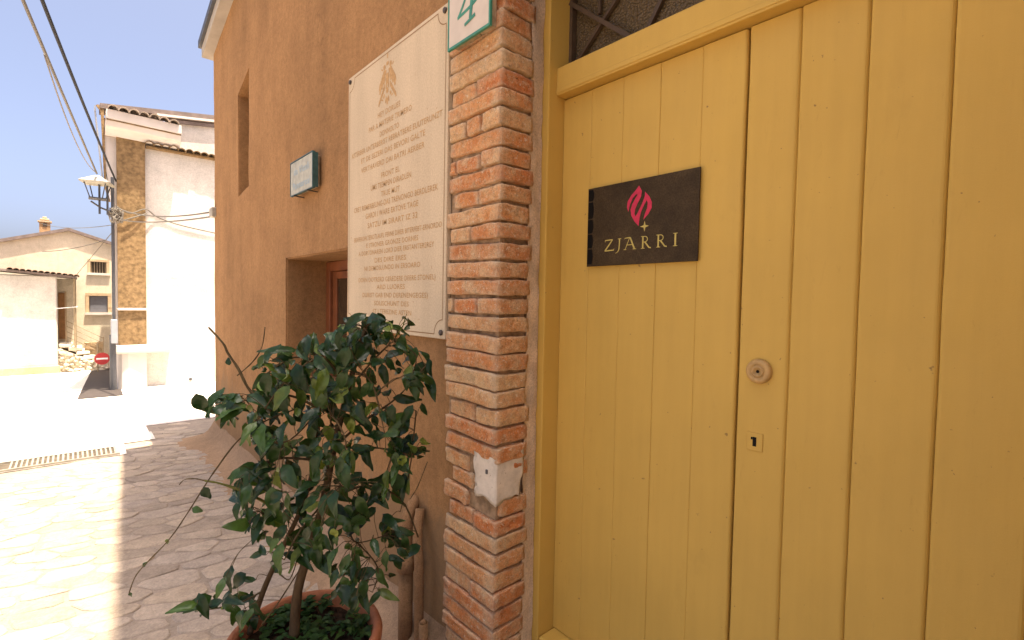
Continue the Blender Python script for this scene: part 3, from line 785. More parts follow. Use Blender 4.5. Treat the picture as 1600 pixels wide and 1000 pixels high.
for i in range(5): plank(br[i], br[i + 1], leafR, zhi=2.2825 - rng.uniform(.001, .004), r=.0075, dx=rng.uniform(-.001, .001))
# lock cylinder knob and keyhole plate on the right leaf
kn = lathe([(.034, 0), (.0345, .004), (.033, .010), (.029, .0145), (.0205, .0155), (.019, .013), (.0165, .0125), (.0155, .016), (.011, .018), (.0105, .0165), (.0055, .016), (.0045, .010), (.0001, .010)], (0, 0, 0), 40)
o = link('lock_knob', kn, M['yellow_hw'], None, True); o.rotation_euler = (0, R_(-90), 0); o.location = (XD - .0005, .5445, 1.320); adopt(o, leafR)
o2 = link('knob_bore', lathe([(.0045, 0), (.0001, .0005)], (0, 0, 0), 12), M['black_gloss']); o2.rotation_euler = (0, R_(-90), 0); o2.location = (XD - .0135, .5445, 1.320); adopt(o2, leafR)
link('keyhole_plate', box(XD - .0035, XD - .0002, .5285, .572, 1.095, 1.146, bev=.001), M['yellow'], leafR)
bm = bmesh.new(); add_box(bm, XD - .0042, XD - .0036, .545, .555, 1.108, 1.134, bev=.0002); add_box(bm, XD - .0042, XD - .0036, .5555, .560, 1.126, 1.133)
link('keyhole', bm, M['black_gloss'], leafR)
# fanlight: hammered dark glass behind an iron lattice
link('fanlight_pane', box(1.470, 1.480, YR, 1.302, 2.389, 2.893), M['dark_glass'], door)
gb = link('grille_frame', box(1.440, 1.466, 1.288, 1.3015, 2.389, 2.893), M['iron'], door)
# lattice strips on (y,z): clipped to the opening
def bar(y0, z0, y1, z1, wd=.016, X=1.443, X1=1.456):
    a, b = Vector((y0, z0)), Vector((y1, z1)); d = (b - a).normalized(); nn = Vector((-d.y, d.x)) * wd / 2
    link('grille_bar', prism([tuple(a + nn), tuple(b + nn), tuple(b - nn), tuple(a - nn)], lambda p: Vector((X, p[0], p[1])), (X1 - X, 0, 0)), M['iron'], door)
bar(1.300, 2.655, .985, 2.392, .015, 1.434, 1.446)         # falls to the right
bar(1.287, 2.41, .86, 2.79, .012, 1.448, 1.462)            # rises to the right through the same node
bar(1.165, 2.565, 1.165, 2.89, .010, 1.449, 1.460)
bar(.985, 2.392, .72, 2.79, .014, 1.450, 1.463)
bar(.84, 2.72, .50, 2.392, .015, 1.434, 1.446)
bar(.50, 2.392, .25, 2.79, .014, 1.450, 1.463)
link('lintel', box(1.126, 1.5, -6, 1.614, 2.90, 2.96), M['ochre'], house)
link('door_wall', box(1.1262, 1.5, -6, YR - .101, -.1, 2.898), M['ochre'], house)

# unseen wall block added past the right edge to take light off the door
opp = thing('light_blocker', 'unseen ochre block added to dim the right end of the yellow door', 'house', (1, -3, 0))
link('wall', box(.45, 1.120, -9, -.24, -.5, 5.2), M['ochre'], opp)  # added unseen block that dims the door

# ------------------------------------------------------------------ ZJARRI sign
sg = thing('name_sign', 'dark brown sign reading ZJARRI with red flame emblem on yellow door', 'sign', (1.41, .945, 1.776))
link('board', box(1.4055, 1.4105, .730, 1.159, 1.634, 1.9165, bev=.0008), M['sign'], sg)
link('edge_strip', box(1.411, 1.4175, .7355, 1.1545, 1.638, 1.912), M['patch'], sg)
XS = 1.4049
sc_b = [1.9125, 1.868, 1.805, 1.752, 1.698, 1.640]
for k in range(5):
    zt, zb_ = sc_b[k] - .002, sc_b[k + 1] + .002; h = zt - zb_
    pts = [(1.157, zb_), (1.157, zt), (1.1365, zt)] + [(1.1365 - .005 * math.sin(R_(15 + 150 * i / 6)), zt - h * (i + .5) / 7) for i in range(7)] + [(1.1385, zb_)]
    link('reflection_scallop', prism(pts, lambda p: Vector((XS, p[0], p[1])), (.0005, 0, 0)), M['black_gloss'], sg)  # reflection of tiled eaves, painted on the board as black scallops
fl = [[0.9432, 1.8946], [0.9322, 1.8752], [0.9345, 1.8574], [0.9462, 1.838], [0.9556, 1.8201], [0.9586, 1.8034], [0.9542, 1.7935], [0.9475, 1.8021], [0.9372, 1.8199], [0.9266, 1.8395], [0.9199, 1.8574], [0.9194, 1.8707], [0.9029, 1.8528], [0.8933, 1.8336], [0.8935, 1.8142], [0.9044, 1.7969], [0.9231, 1.7798], [0.9179, 1.7985], [0.9098, 1.8163], [0.9085, 1.8328], [0.9127, 1.843], [0.9214, 1.8283], [0.9319, 1.8086], [0.9381, 1.7883], [0.9412, 1.7606], [0.9577, 1.7777], [0.9706, 1.7984], [0.9743, 1.8182], [0.9678, 1.8366], [0.9553, 1.8562], [0.9472, 1.8656], [0.9537, 1.8675], [0.9669, 1.8558], [0.977, 1.8379], [0.9833, 1.8129], [0.989, 1.8287], [0.9865, 1.8478], [0.9723, 1.8673], [0.9552, 1.8817]]
link('flame_emblem', prism(fl, lambda p: Vector((XS, p[0], p[1])), (.0005, 0, 0)), M['red'], sg)
star = []
for k in range(8):
    a = R_(90 + 45 * k); r = .0165 if k % 2 == 0 else .0050; star.append((.918 - math.cos(a) * r, 1.7575 + math.sin(a) * r * 1.05))
link('star', prism(star, lambda p: Vector((XS, p[0], p[1])), (.0005, 0, 0)), M['gold'], sg)
def glyph(y, strokes):
    """strokes in a unit box (x right 0..1 scaled by width inside), height .0405"""
    bm = bmesh.new(); H = .0405
    for k, (pts, w0, w1) in enumerate(strokes):
        ribbon(bm, [(y - px * H, 1.6845 + pz * H) for px, pz in pts], w0 * H, w1 * H, XS - k * 4e-5, .0005)
    link('letter', bm, M['gold'], sg)
def cur(c, rx, rz, a0, a1, n=10): return [(c[0] + rx * math.cos(R_(a0 + (a1 - a0) * i / n)), c[1] + rz * math.sin(R_(a0 + (a1 - a0) * i / n))) for i in range(n + 1)]
glyph(1.0795, [([(.08, .95), (.85, .97)], .09, .09), ([(.83, .96), (.45, .5), (.05, .04)], .10, .12), ([(.03, .04), (.5, .05), (1.0, .07)], .10, .10), ([(.08, .97), (.05, .80)], .06, .02), ([(.99, .06), (1.02, .22)], .06, .02)])
glyph(1.0315, [([(.38, 1.0), (.38, .5), (.34, .1), (.22, -.12), (.0, -.22)], .13, .05), ([(.22, .985), (.56, .985)], .05, .05)])
glyph(.9960, [([(.0, .93), (.1, .98), (.35, 1.0), (.58, 1.0)], .04, .10), ([(.54, 1.0), (.50, .95), (.30, .5), (.12, .08), (.04, .02)], .05, .06), ([(.58, 1.0), (.80, .5), (1.02, .03)], .12, .14), ([(.22, .40), (.78, .40)], .06, .06), ([(-.04, .02), (.22, .02)], .05, .05), ([(.86, .025), (1.18, .025)], .05, .05)])
def Rg(y):
    glyph(y, [([(.2, .98), (.2, .5), (.2, .02)], .13, .13), ([(.02, .985), (.2, .985)], .05, .05), ([(.04, .02), (.38, .02)], .05, .05), ([(.2, .975)] + cur((.38, .75), .25, .225, 90, -90) + [(.22, .53)], .06, .07), ([(.40, .52), (.60, .28), (.78, .06), (.96, .02)], .12, .10)])
Rg(.9310); Rg(.8735)
glyph(.8135, [([(.2, .98), (.2, .02)], .14, .14), ([(.02, .985), (.38, .985)], .05, .05), ([(.02, .02), (.38, .02)], .05, .05)])

# ------------------------------------------------------------------ pipes at the wall foot
dp = thing('drain_pipe', 'thick ochre painted drain pipe with collar at the wall foot', 'pipe', (1.06, 1.83, 0))
link('pipe_shaft', tube([(1.06, 1.838, -.05), (1.06, 1.838, .34)], .031, 20), M['pipe'], dp, True)
link('collar', lathe([(.031, 0), (.043, .012), (.043, .055), (.034, .068), (.030, .075)], (1.06, 1.838, .325), 24), M['pipe'], dp, True)
link('pipe_neck', tube(spline([(1.06, 1.838, .39), (1.062, 1.838, .47), (1.075, 1.85, .56), (1.13, 1.87, .62)], 5), .026, 16), M['pipe'], dp, True)
o = tag(link('bent_pipe', tube(spline([(1.105, 1.80, .60), (1.072, 1.765, .50), (1.066, 1.742, .40), (1.066, 1.738, .2), (1.066, 1.735, -.05)], 5), .020, 14), M['pipe'], None, True), 'thin ochre pipe bending out of the wall beside thick drain pipe', 'pipe')
bm = tube([(1.06, 1.685, -.05), (1.06, 1.692, .17)], .019, 14); add_tube(bm, [(1.06, 1.692, .1702), (1.06, 1.692, .182)], [.016, .006], 14)
tag(link('pipe_stub', bm, M['pipe'], None, True), 'short capped pipe stub nearest the brick pier', 'pipe')

# ------------------------------------------------------------------ planter and shrub
PC = (.555, 1.605)
pot = thing('planter', 'round terracotta planter holding the shrub and low green seedlings', 'pot', (PC[0], PC[1], 0))
H = .402
link('pot_body', lathe([(.0, .0), (.155, .0), (.175, .10), (.205, .25), (.220, H - .07), (.240, H - .062), (.245, H - .02), (.238, H), (.222, H + .002), (.213, H - .012), (.210, H - .06), (.0, H - .062)], (PC[0], PC[1], .002), 64, .006), M['terracotta'], pot, True)
bm = bmesh.new(); rings = []
for i in range(9):
    r = .207 * i / 8
    rings.append([bm.verts.new((PC[0] + math.cos(6.28318 * k / 40) * r, PC[1] + math.sin(6.28318 * k / 40) * r, H - .045 + .012 * noise.noise(Vector((math.cos(6.28 * k / 40) * r * 18, math.sin(6.28 * k / 40) * r * 18, 2))) + .010 * (1 - i / 8))) for k in range(40)])
for i in range(8):
    for k in range(40):
        try: bm.faces.new((rings[i][k], rings[i][(k + 1) % 40], rings[i + 1][(k + 1) % 40], rings[i + 1][k]))
        except ValueError: pass
link('soil', bm, M['soil'], pot, True)
# clods and small seedlings
bm = bmesh.new()
for k in range(70):
    a, r = rng.uniform(0, 6.28), .19 * math.sqrt(rng.random()); s = rng.uniform(.004, .010)
    b2 = bmesh.ops.create_icosphere(bm, subdivisions=1, radius=s, matrix=Matrix.Translation((PC[0] + r * math.cos(a), PC[1] + r * math.sin(a), H - .036)))
link('soil_clods', bm, M['soil'], pot); kind(bpy.data.objects['soil_clods'], 'stuff')
def leaf_mesh(name, L, W, fold, curl, mat, rows=6, notch=0, twist=0):
    bm = bmesh.new(); R = []
    for i in range(rows + 1):
        t = i / rows; wd = W * (math.sin(math.pi * min(1, t ** .82)) ** .72) * (1 - .28 * t) if 0 < i < rows else .0008
        x = L * t; zc = -curl * L * t * t; tw = twist * t
        for s in (-1, -.5, 0, .5, 1):
            z = zc + fold * wd * abs(s) ** 1.4 + .004 * math.sin(9 * t + 3 * s)
            y = s * wd
            R.append(bm.verts.new((x, y * math.cos(tw) - (z - zc) * math.sin(tw), zc + (z - zc) * math.cos(tw) + y * math.sin(tw))))
    for i in range(rows):
        for k in range(4): bm.faces.new((R[i * 5 + k], R[i * 5 + k + 1], R[i * 5 + k + 6], R[i * 5 + k + 5]))
    me = bpy.data.meshes.new(name); bm.to_mesh(me); bm.free(); me.materials.append(mat)
    for p in me.polygons: p.use_smooth = True
    return me
bm = bmesh.new()
sm = leaf_mesh('seedling_leaf', .034, .013, .25, .35, M['moss'], 3)
for k in range(230):
    a, r = rng.uniform(0, 6.28), .20 * math.sqrt(rng.random())
    px, py = PC[0] + r * math.cos(a), PC[1] + r * math.sin(a)
    if noise.noise(Vector((px * 9, py * 9, 8))) < -.12: continue
    # keep the left middle of the soil barer, as in the planter
    base = Vector((px, py, H - .035)); st_h = rng.uniform(.008, .035)
    for j in range(rng.randint(2, 4)):
        m4 = Matrix.Translation(base + Vector((rng.uniform(-.006, .006), rng.uniform(-.006, .006), st_h))) @ Matrix.Rotation(rng.uniform(0, 6.28), 4, 'Z') @ Matrix.Rotation(rng.uniform(-.7, .2), 4, 'Y') @ Matrix.Scale(rng.uniform(.6, 1.1), 4)
        t = bmesh.new(); t.from_mesh(sm); t.transform(m4); tm = bpy.data.meshes.new('t'); t.to_mesh(tm); t.free(); bm.from_mesh(tm); bpy.data.meshes.remove(tm)
o = link('ground_seedlings', bm, M['moss'], None, True, False)
kind(tag(o, 'low green seedlings covering the soil of the planter', 'seedlings'), 'stuff')

shrub = thing('potted_shrub', 'dark leaved climbing shrub growing in the terracotta planter', 'shrub', (PC[0], PC[1], H - .04))
# plant frame: a = towards the door side, b = depth, measured from the planter's axis; z is height
EA, EB = Vector((.744, -.668, 0)), Vector((.668, .744, 0))
KP = 1.585 / 763
def pp(px, py, b=0.0):
    k = (1.585 + b) / 1.585
    a = ((px - 484) * KP) * k - .0 * b
    return Vector((PC[0], PC[1], 0)) + EA * (a + b * -.41 * 0) + EB * b + Vector((0, 0, 1.5 - (py - 468) * KP * k)) + EA * (-.415 * b * 0)
def stem(name, pts, r0, r1, mat, m=5, n=9):
    P = spline([pp(*p) for p in pts], m); k = len(P)
    bm = tube(P, [r0 + (r1 - r0) * i / (k - 1) + .0012 * noise.noise(Vector((i * .9, r0 * 99, 0))) for i in range(k)], n)
    link(name, bm, mat, shrub, True); return P
skel = []
skel += stem('trunk', [(466, 1003, 0), (470, 930, .01), (484, 870, .02), (505, 790, .03), (522, 700, .03), (545, 610, .02), (565, 550, 0), (580, 512, -.02)], .017, .006, M['bark'], 6, 12)
skel += stem('trunk', [(392, 1000, .02), (412, 930, .03), (440, 862, .04), (470, 790, .05), (490, 720, .04), (500, 640, .03), (515, 570, .02)], .010, .005, M['bark'], 6, 10)
for pts, r in (
    ([(522, 700, .03), (560, 660, .06), (610, 620, .08), (650, 570, .10)], .005), ([(545, 610, .02), (590, 560, .0), (625, 530, -.02)], .004),
    ([(500, 640, .03), (460, 620, 0), (410, 625, -.03), (350, 645, -.05)], .005), ([(515, 570, .02), (470, 560, -.02), (420, 595, -.04)], .004),
    ([(505, 790, .03), (560, 760, .08), (610, 780, .12), (635, 840, .14)], .005), ([(522, 700, .03), (590, 700, .05), (635, 710, .06)], .004),
    ([(490, 720, .04), (440, 720, -.02), (395, 750, -.05)], .005), ([(470, 790, .05), (430, 800, -.01), (405, 850, -.03)], .004),
    ([(505, 790, .03), (490, 830, -.06), (470, 880, -.09)], .004), ([(505, 790, .03), (545, 830, .02), (565, 850, .0), (600, 840, .02)], .0035),
    ([(565, 850, .0), (590, 890, .04), (580, 930, .05)], .003), ([(412, 930, .03), (385, 950, -.02), (345, 962, -.05)], .0035),
    ([(440, 905, .03), (460, 910, .0), (478, 870, -.02)], .0025), ([(420, 985, -.02), (450, 945, -.03), (482, 890, -.02)], .003),
    ([(545, 610, .02), (520, 560, -.05), (470, 600, -.09), (430, 660, -.1)], .004), ([(560, 580, .0), (600, 600, -.06), (620, 680, -.06)], .0035),
    ([(522, 700, .03), (540, 650, -.08), (570, 690, -.11), (560, 760, -.1)], .0035), ([(500, 640, .03), (480, 690, -.1), (440, 690, -.11)], .0035),
    ([(640, 640, .08), (628, 730, .10), (610, 800, .12)], .003)):
    skel += stem('branch', pts, r, r * .45, M['twig'], 5, 7)
# bare twigs and tendrils
stem('tendril', [(440, 650, -.01), (418, 628, -.03), (402, 608, -.04), (390, 580, -.05), (374, 556, -.05), (366, 540, -.05), (344, 516, -.05)], .0052, .0030, M['twig'], 5, 7)
stem('tendril', [(388, 590, -.05), (412, 568, -.05), (426, 545, -.05), (431, 514, -.05)], .0021, .0014, M['twig'], 5, 6)
stem('tendril', [(430, 790, -.03), (400, 772, -.06), (368, 760, -.08), (346, 756, -.09)], .0050, .0025, M['green_twig'], 5, 7)
stem('tendril', [(346, 756, -.09), (330, 753, -.09), (314, 755, -.09), (306, 763, -.09)], .0020, .0012, M['twig'], 5, 6)
stem('tendril', [(470, 640, .0), (430, 660, -.04), (395, 690, -.07), (365, 735, -.09), (343, 772, -.1), (322, 806, -.1), (292, 850, -.1), (250, 895, -.1), (236, 915, -.1), (228, 938, -.1)], .0028, .0016, M['twig'], 5, 6)
stem('tendril', [(625, 525, -.02), (638, 512, -.03), (642, 500, -.03), (645, 490, -.03)], .0018, .0010, M['green_twig'], 4, 6)
stem('tendril', [(655, 720, .1), (640, 760, .1), (628, 780, .1)], .0016, .0012, M['twig'], 4, 6)
stem('tendril', [(620, 530, -.02), (650, 553, .02), (640, 590, .04), (652, 600, .05), (648, 615, .05), (625, 618, .05)], .0016, .001, M['twig'], 4, 6)
# leaves
LV = [leaf_mesh('leaf', .080, .0195, .35, .30, M['leaf']), leaf_mesh('leaf', .070, .0215, .25, .50, M['leaf']), leaf_mesh('leaf', .086, .0170, .45, .15, M['leaf'], twist=.7),
      leaf_mesh('leaf', .058, .0205, .2, .7, M['leaf']), leaf_mesh('leaf', .080, .0185, .3, .4, M['leaf'], twist=-.7), leaf_mesh('leaf', .074, .0160, .6, .55, M['leaf'], twist=.3)]
LY = leaf_mesh('leaf', .046, .018, .2, .3, M['leaf_young'])
blobs = [(590, 512, 42, 20, 16), (560, 535, 42, 26, 14), (510, 552, 48, 28, 20), (455, 585, 45, 30, 20), (372, 640, 26, 18, 9), (408, 650, 34, 28, 16), (440, 625, 34, 28, 12), (560, 590, 42, 36, 14),
         (648, 585, 20, 20, 8), (625, 560, 28, 28, 8), (600, 650, 40, 42, 14), (505, 640, 46, 42, 17), (632, 700, 24, 34, 13), (440, 688, 32, 28, 12), (480, 725, 58, 34, 20),
         (420, 755, 34, 24, 13), (545, 720, 40, 38, 12), (602, 765, 34, 24, 13), (430, 795, 34, 26, 12), (500, 790, 50, 36, 16), (556, 795, 30, 24, 9), (415, 832, 18, 18, 5),
         (470, 855, 34, 22, 9), (518, 880, 16, 22, 4), (603, 832, 32, 22, 10), (628, 862, 18, 20, 6), (578, 893, 22, 22, 7), (585, 935, 18, 18, 5), (362, 950, 34, 18, 9), (398, 968, 20, 18, 6), (545, 640, 60, 60, 12), (575, 690, 60, 40, 8), (545, 850, 26, 30, 8), (500, 870, 20, 20, 4), (565, 925, 18, 18, 4), (440, 880, 16, 22, 4), (385, 930, 26, 22, 6)]
leaves = []
for bx, by, rx, ry, cnt in blobs:
    for k in range(int(cnt * 1.8)):
        a, r = rng.uniform(0, 6.28), math.sqrt(rng.random())
        px, py = bx + math.cos(a) * rx * r, by + math.sin(a) * ry * r
        b = rng.gauss(-.03, .075) + (.06 if px > 590 else 0)
        leaves.append((px, py, max(-.2, min(.22, b))))
class _T: pass
twigs = bmesh.new(); placed = []
for i, (px, py, b) in enumerate(leaves):
    p = pp(px, py, b)
    nb = min(skel, key=lambda s: (s - p).length_squared)
    out = p - nb
    if out.length < 1e-4: out = Vector((0, 0, -1))
    if out.length > .16: 
        p = nb + out.normalized() * .16
    d = (out.normalized() * .55 + Vector((rng.uniform(-.6, .6), rng.uniform(-.6, .6), rng.uniform(-1.15, .25)))).normalized()
    nrm = (EB * -.75 + EA * rng.uniform(-.45, .45) + Vector((0, 0, rng.uniform(.15, 1.0)))).normalized()
    y_ = nrm.cross(d).normalized(); z_ = d.cross(y_)
    s = rng.uniform(.55, 1.2)
    m4 = Matrix.Translation(p - d * .03 * s) @ Matrix((d, y_, z_)).transposed().to_4x4() @ Matrix.Scale(s, 4)
    placed.append((m4, rng.choice(LV) if rng.random() > .035 else LY))
    if i % 2 == 0 or out.length > .05:
        mid = nb.lerp(p, .5) + Vector((0, 0, .008 + .1 * out.length)); add_tube(twigs, spline([nb, mid, p - d * .03 * s], 3), .0010, 5, False)
for px, py, b, s, ang in ((346, 766, -.1, .85, -1.2), (328, 800, -.1, .6, -.3), (376, 574, -.05, .5, 1.9), (410, 580, -.05, .45, .5), (290, 850, -.1, .4, -2), (250, 895, -.1, .35, 1.), (230, 936, -.1, .35, -1.6), (625, 512, -.03, .95, 2.9), (555, 505, 0, .7, 2.6), (505, 800, -.1, .9, .6), (470, 800, -.11, .8, 2.6), (560, 820, -.08, .8, -.7), (600, 535, -.05, .7, .2), (455, 690, -.1, .6, 3.3)):
    d = EA * math.cos(ang) + Vector((0, 0, math.sin(ang))); y_ = (EB * -1 + Vector((0, 0, .5))).normalized().cross(d).normalized(); z_ = d.cross(y_)
    placed.append((Matrix.Translation(pp(px, py, b)) @ Matrix((d, y_, z_)).transposed().to_4x4() @ Matrix.Scale(s * 1.1, 4), LY))
link('fine_twigs', twigs, M['twig'], shrub, True); kind(bpy.data.objects['fine_twigs'], 'stuff')
placed.sort(key=lambda t: (t[0].translation - Vector((0, 0, 1.5))).length / t[0].to_scale().x)
extra = bmesh.new(); nx = 0
for i, (m4, me) in enumerate(placed):
    if i < 298:
        o = bpy.data.objects.new('leaf', me); COL.objects.link(o); o.parent = shrub
        o.matrix_local = Matrix.Translation(-shrub.location) @ m4
    else:
        t = bmesh.new(); t.from_mesh(me); t.transform(m4); tm = bpy.data.meshes.new('t'); t.to_mesh(tm); t.free(); extra.from_mesh(tm); bpy.data.meshes.remove(tm); nx += 1
if nx: kind(link('leaves', extra, M['leaf'], shrub, True, False), 'stuff')

# ------------------------------------------------------------------ white corner house down the street
YF = 12.4
wh = thing('white_house', 'whitewashed corner house with tan brick corner pilaster and tiled cornice', 'house', (1.6, 12.6, -.41))
f = lambda p: Vector((p[0], YF, p[1]))
link('wall', prism([(.62, -1.2), (8, -1.2), (8, 6.0), (2.6, 5.20), (.62, 4.95)], f, (0, .4, 0)), M['cream_wall'], wh)
link('side_wall', prism([(.64, YF + .401), (8, YF + .401), (8, YF + 9.5), (1.35, YF + 9.5)], lambda p: Vector((p[0], p[1], -2.2)), (0, 0, 7.1)), M['cream_wall'], wh)
# tapered corner plaster under the overhang
link('corner_plaster', prism([(.615, -.6), (.615, 2.6), (.60, 3.2), (.50, 3.9), (.475, 4.75), (.655, 4.75), (.655, -.6)], lambda p: Vector((p[0], YF - .02, p[1])), (0, .35, 0)), M['white_trim'], wh)
pil = link('brick_pilaster', box(.655, 1.10, YF - .10, YF + .05, .50, 4.72), M['tile_brown'], wh)
bw = link('brick', box(-.105, .105, -.02, .02, -.0235, .0235, bev=.005), M['far_brick']); first = True
row = 0; z = .54
while z < 4.66:
    if abs(z - 1.21) > .04:
        x = .66 + (.0 if row % 2 else -.11); 
        while x < 1.09:
            x0, x1 = max(x, .648), min(x + .205, 1.104)
            if x1 - x0 > .05:
                if first: o = bw; first = False
                else: o = bw.copy(); COL.objects.link(o)
                o.location = Vector(((x0 + x1) / 2, YF - .115 + rng.uniform(-.006, .006), z)) - wh.location; o.scale = ((x1 - x0) / .21, 1, rng.uniform(.9, 1.05)); o.parent = pil
            x += .22
    z += .066; row += 1
link('band', box(.64, 1.115, YF - .145, YF - .05, 1.19, 1.235, bev=.008), M['white_trim'], wh)
# ledge and rounded base
bm = bmesh.new(); add_box(bm, .58, 1.50, YF - .26, YF + .1, .34, .50, bev=.05, seg=4)
link('ledge', bm, M['white_trim'], wh, True)
pts = [(1.095, YF + .2), (1.095, YF - .14), (.95, YF - .17), (.80, YF - .19), (.70, YF - .17), (.64, YF - .1), (.61, YF + .05), (.61, YF + .2)]
link('rounded_base', prism(pts, lambda p: Vector((p[0], p[1], -.8)), (0, 0, 1.16)), M['white_trim'], wh)
# cornice over the corner: fascia, cove, tile course
def extr(name, prof, x0, x1, mat, nseg=1, curve=None):
    bm = bmesh.new(); rows = []
    for i in range(nseg + 1):
        x = x0 + (x1 - x0) * i / nseg; dz = curve(x) if curve else 0
        rows.append([bm.verts.new((x, py, pz + dz)) for py, pz in prof])
    n = len(prof)
    for i in range(nseg):
        for k in range(n): bm.faces.new((rows[i][k], rows[i][(k + 1) % n], rows[i + 1][(k + 1) % n], rows[i + 1][k]))
    bm.faces.new(rows[0]); bm.faces.new(rows[-1][::-1])
    return link(name, bm, mat, wh)
cv = lambda x: -.02 * (x - .5) 
cove = [(YF + .1, 4.56)] + [(YF - .34 + .30 * math.cos(R_(a)) , 4.80 - .22 * math.sin(R_(a))) for a in (80, 60, 40, 20, 0)][::-1] 
cove = [(YF + .1, 4.80), (YF + .1, 4.56), (YF - .13, 4.56), (YF - .16, 4.60), (YF - .22, 4.655), (YF - .30, 4.69), (YF - .33, 4.80)]
extr('cornice_cove', cove, .49, 1.675, M['white_trim'], 8, cv)
extr('cornice_fascia', [(YF + .1, 4.805), (YF - .345, 4.805), (YF - .36, 4.83), (YF - .36, 4.985), (YF + .1, 5.0)], .50, 1.68, M['white_trim'], 8, cv)
extr('cornice_joint', [(YF - .30, 4.787), (YF - .352, 4.787), (YF - .352, 4.806), (YF - .30, 4.806)], .50, 1.672, M['tile_brown'], 4, cv)
def half_tile(L=.42, r0=.085, r1=.07):
    bm = bmesh.new(); A = []; B = []
    for k in range(9):
        a = math.pi * k / 8
        for lst, rr, y in ((A, r0, 0), (B, r1, L)): lst.append((bm.verts.new((math.cos(a) * rr, y, math.sin(a) * rr)), bm.verts.new((math.cos(a) * (rr - .014), y, math.sin(a) * (rr - .014)))))
    for k in range(8):
        bm.faces.new((A[k][0], A[k + 1][0], B[k + 1][0], B[k][0])); bm.faces.new((A[k][1], B[k][1], B[k + 1][1], A[k + 1][1]))
        bm.faces.new((A[k][0], A[k][1], A[k + 1][1], A[k + 1][0]))
    return bm
rt = link('roof_tile', half_tile(), M['tile_roof']); first = True
x = .60
while x < 1.70:
    if first: o = rt; first = False
    else: o = rt.copy(); COL.objects.link(o)
    o.location = Vector((x, YF - .42 + rng.uniform(-.02, .02), 4.985 + cv(x) + rng.uniform(-.012, .012))) - wh.location; o.rotation_euler = (.16, rng.uniform(-.08, .08), rng.uniform(-.06, .06)); o.parent = wh
    x += .165 + rng.uniform(-.012, .012)
# lower tile eave to the right of the cornice
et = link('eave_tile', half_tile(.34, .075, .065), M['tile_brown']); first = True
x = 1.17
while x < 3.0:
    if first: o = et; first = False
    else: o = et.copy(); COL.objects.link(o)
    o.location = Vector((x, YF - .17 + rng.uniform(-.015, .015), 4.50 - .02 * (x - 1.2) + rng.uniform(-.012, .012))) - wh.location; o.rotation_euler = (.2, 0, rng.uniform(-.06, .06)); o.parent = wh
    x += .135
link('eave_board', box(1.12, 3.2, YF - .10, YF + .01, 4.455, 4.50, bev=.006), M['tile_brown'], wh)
# rear roof edge
link('roof_edge', prism([(.42, 5.06), (.42, 5.15), (2.6, 5.46), (8, 6.25), (8, 6.15), (2.6, 5.36)], lambda p: Vector((p[0], YF - .05, p[1])), (0, .5, 0)), M['roof_dark'], wh)
link('roof_plane', prism([(.46, YF + .46), (8, YF + .46), (8, YF + 9.6), (1.2, YF + 9.6)], lambda p: Vector((p[0], p[1], 4.905)), (0, 0, .12)), M['tile_red'], wh)
link('roof_fascia', prism([(1.3, 5.135), (1.3, 5.175), (2.6, 5.345), (8, 6.13), (8, 6.1), (2.6, 5.30)], lambda p: Vector((p[0], YF - .10, p[1])), (0, .12, 0)), M['white_trim'], wh)
link('roof_soffit', prism([(1.5, 5.12), (2.6, 5.27), (8, 6.05), (8, 5.95), (2.6, 5.20), (1.5, 5.06)], lambda p: Vector((p[0], YF - .06, p[1])), (0, .055, 0)), M['roof_dark'], wh)
link('verge_board', prism([(.36, 5.10), (.43, 5.00), (.47, 3.6), (.53, 3.3), (.56, 3.3), (.50, 3.6), (.475, 5.05), (.40, 5.12)], lambda p: Vector((p[0], YF - .04, p[1])), (0, .05, 0)), M['tile_brown'], wh)
link('side_flashing', prism([(.34, 5.10), (.355, 5.10), (.462, 3.7), (.448, 3.7)], lambda p: Vector((p[0], YF - .0, p[1])), (0, .3, 0)), M['grey_box'], wh)
tag(link('wall_vent', tube([(1.86, YF - .03, -.29), (1.86, YF + .02, -.29)], .03, 10), M['dark_metal']), 'tiny dark vent pipe low on the white house wall', 'vent')
# dark pole with meter box
pole = thing('utility_pole', 'thin dark downpipe running down the white house corner', 'pipe', (.60, 12.2, -.4))
link('shaft', tube([(.585, 12.22, -.45), (.585, 12.22, 3.75)], .028, 10), M['dark_metal'], pole)
link('lower_sleeve', tube([(.56, 12.17, -.45), (.56, 12.17, .72)], .052, 12), M['dark_metal'], pole)
tag(link('meter_box', box(.53, .63, 12.05, 12.16, .56, 1.02, bev=.01), M['grey_box']), 'grey meter box on dark pipe at the white house corner', 'box')

# street lantern
lamp = thing('street_lantern', 'old street lantern with flat pale cap on white house corner', 'lamp', (.40, 12.0, 3.3))
c = Vector((.36, 12.0, 0))
bm = bmesh.new()
def sq(z, r, tw=.5): return [bm.verts.new((c.x + math.cos(tw + 1.5708 * k) * r, c.y + math.sin(tw + 1.5708 * k) * r, z)) for k in range(4)]
A, B, Cc, D = sq(3.545, .30), sq(3.57, .31), sq(3.66, .13), sq(3.70, .05)
for P, Q in ((A, B), (B, Cc), (Cc, D)):
    for k in range(4): bm.faces.new((P[k], P[(k + 1) % 4], Q[(k + 1) % 4], Q[k]))
bm.faces.new(A); bm.faces.new(D)
link('cap', bm, M['lamp_metal'], lamp)
for k in range(4):
    a = .5 + 1.5708 * k
    link('frame_bar', tube([(c.x + math.cos(a) * .22, c.y + math.sin(a) * .22, 3.545), (c.x + math.cos(a) * .13, c.y + math.sin(a) * .13, 3.28)], .010, 6), M['dark_metal'], lamp)
bm = bmesh.new(); add_box(bm, c.x - .13, c.x + .13, c.y - .13, c.y + .13, 3.262, 3.285); link('lower_frame', bm, M['dark_metal'], lamp)
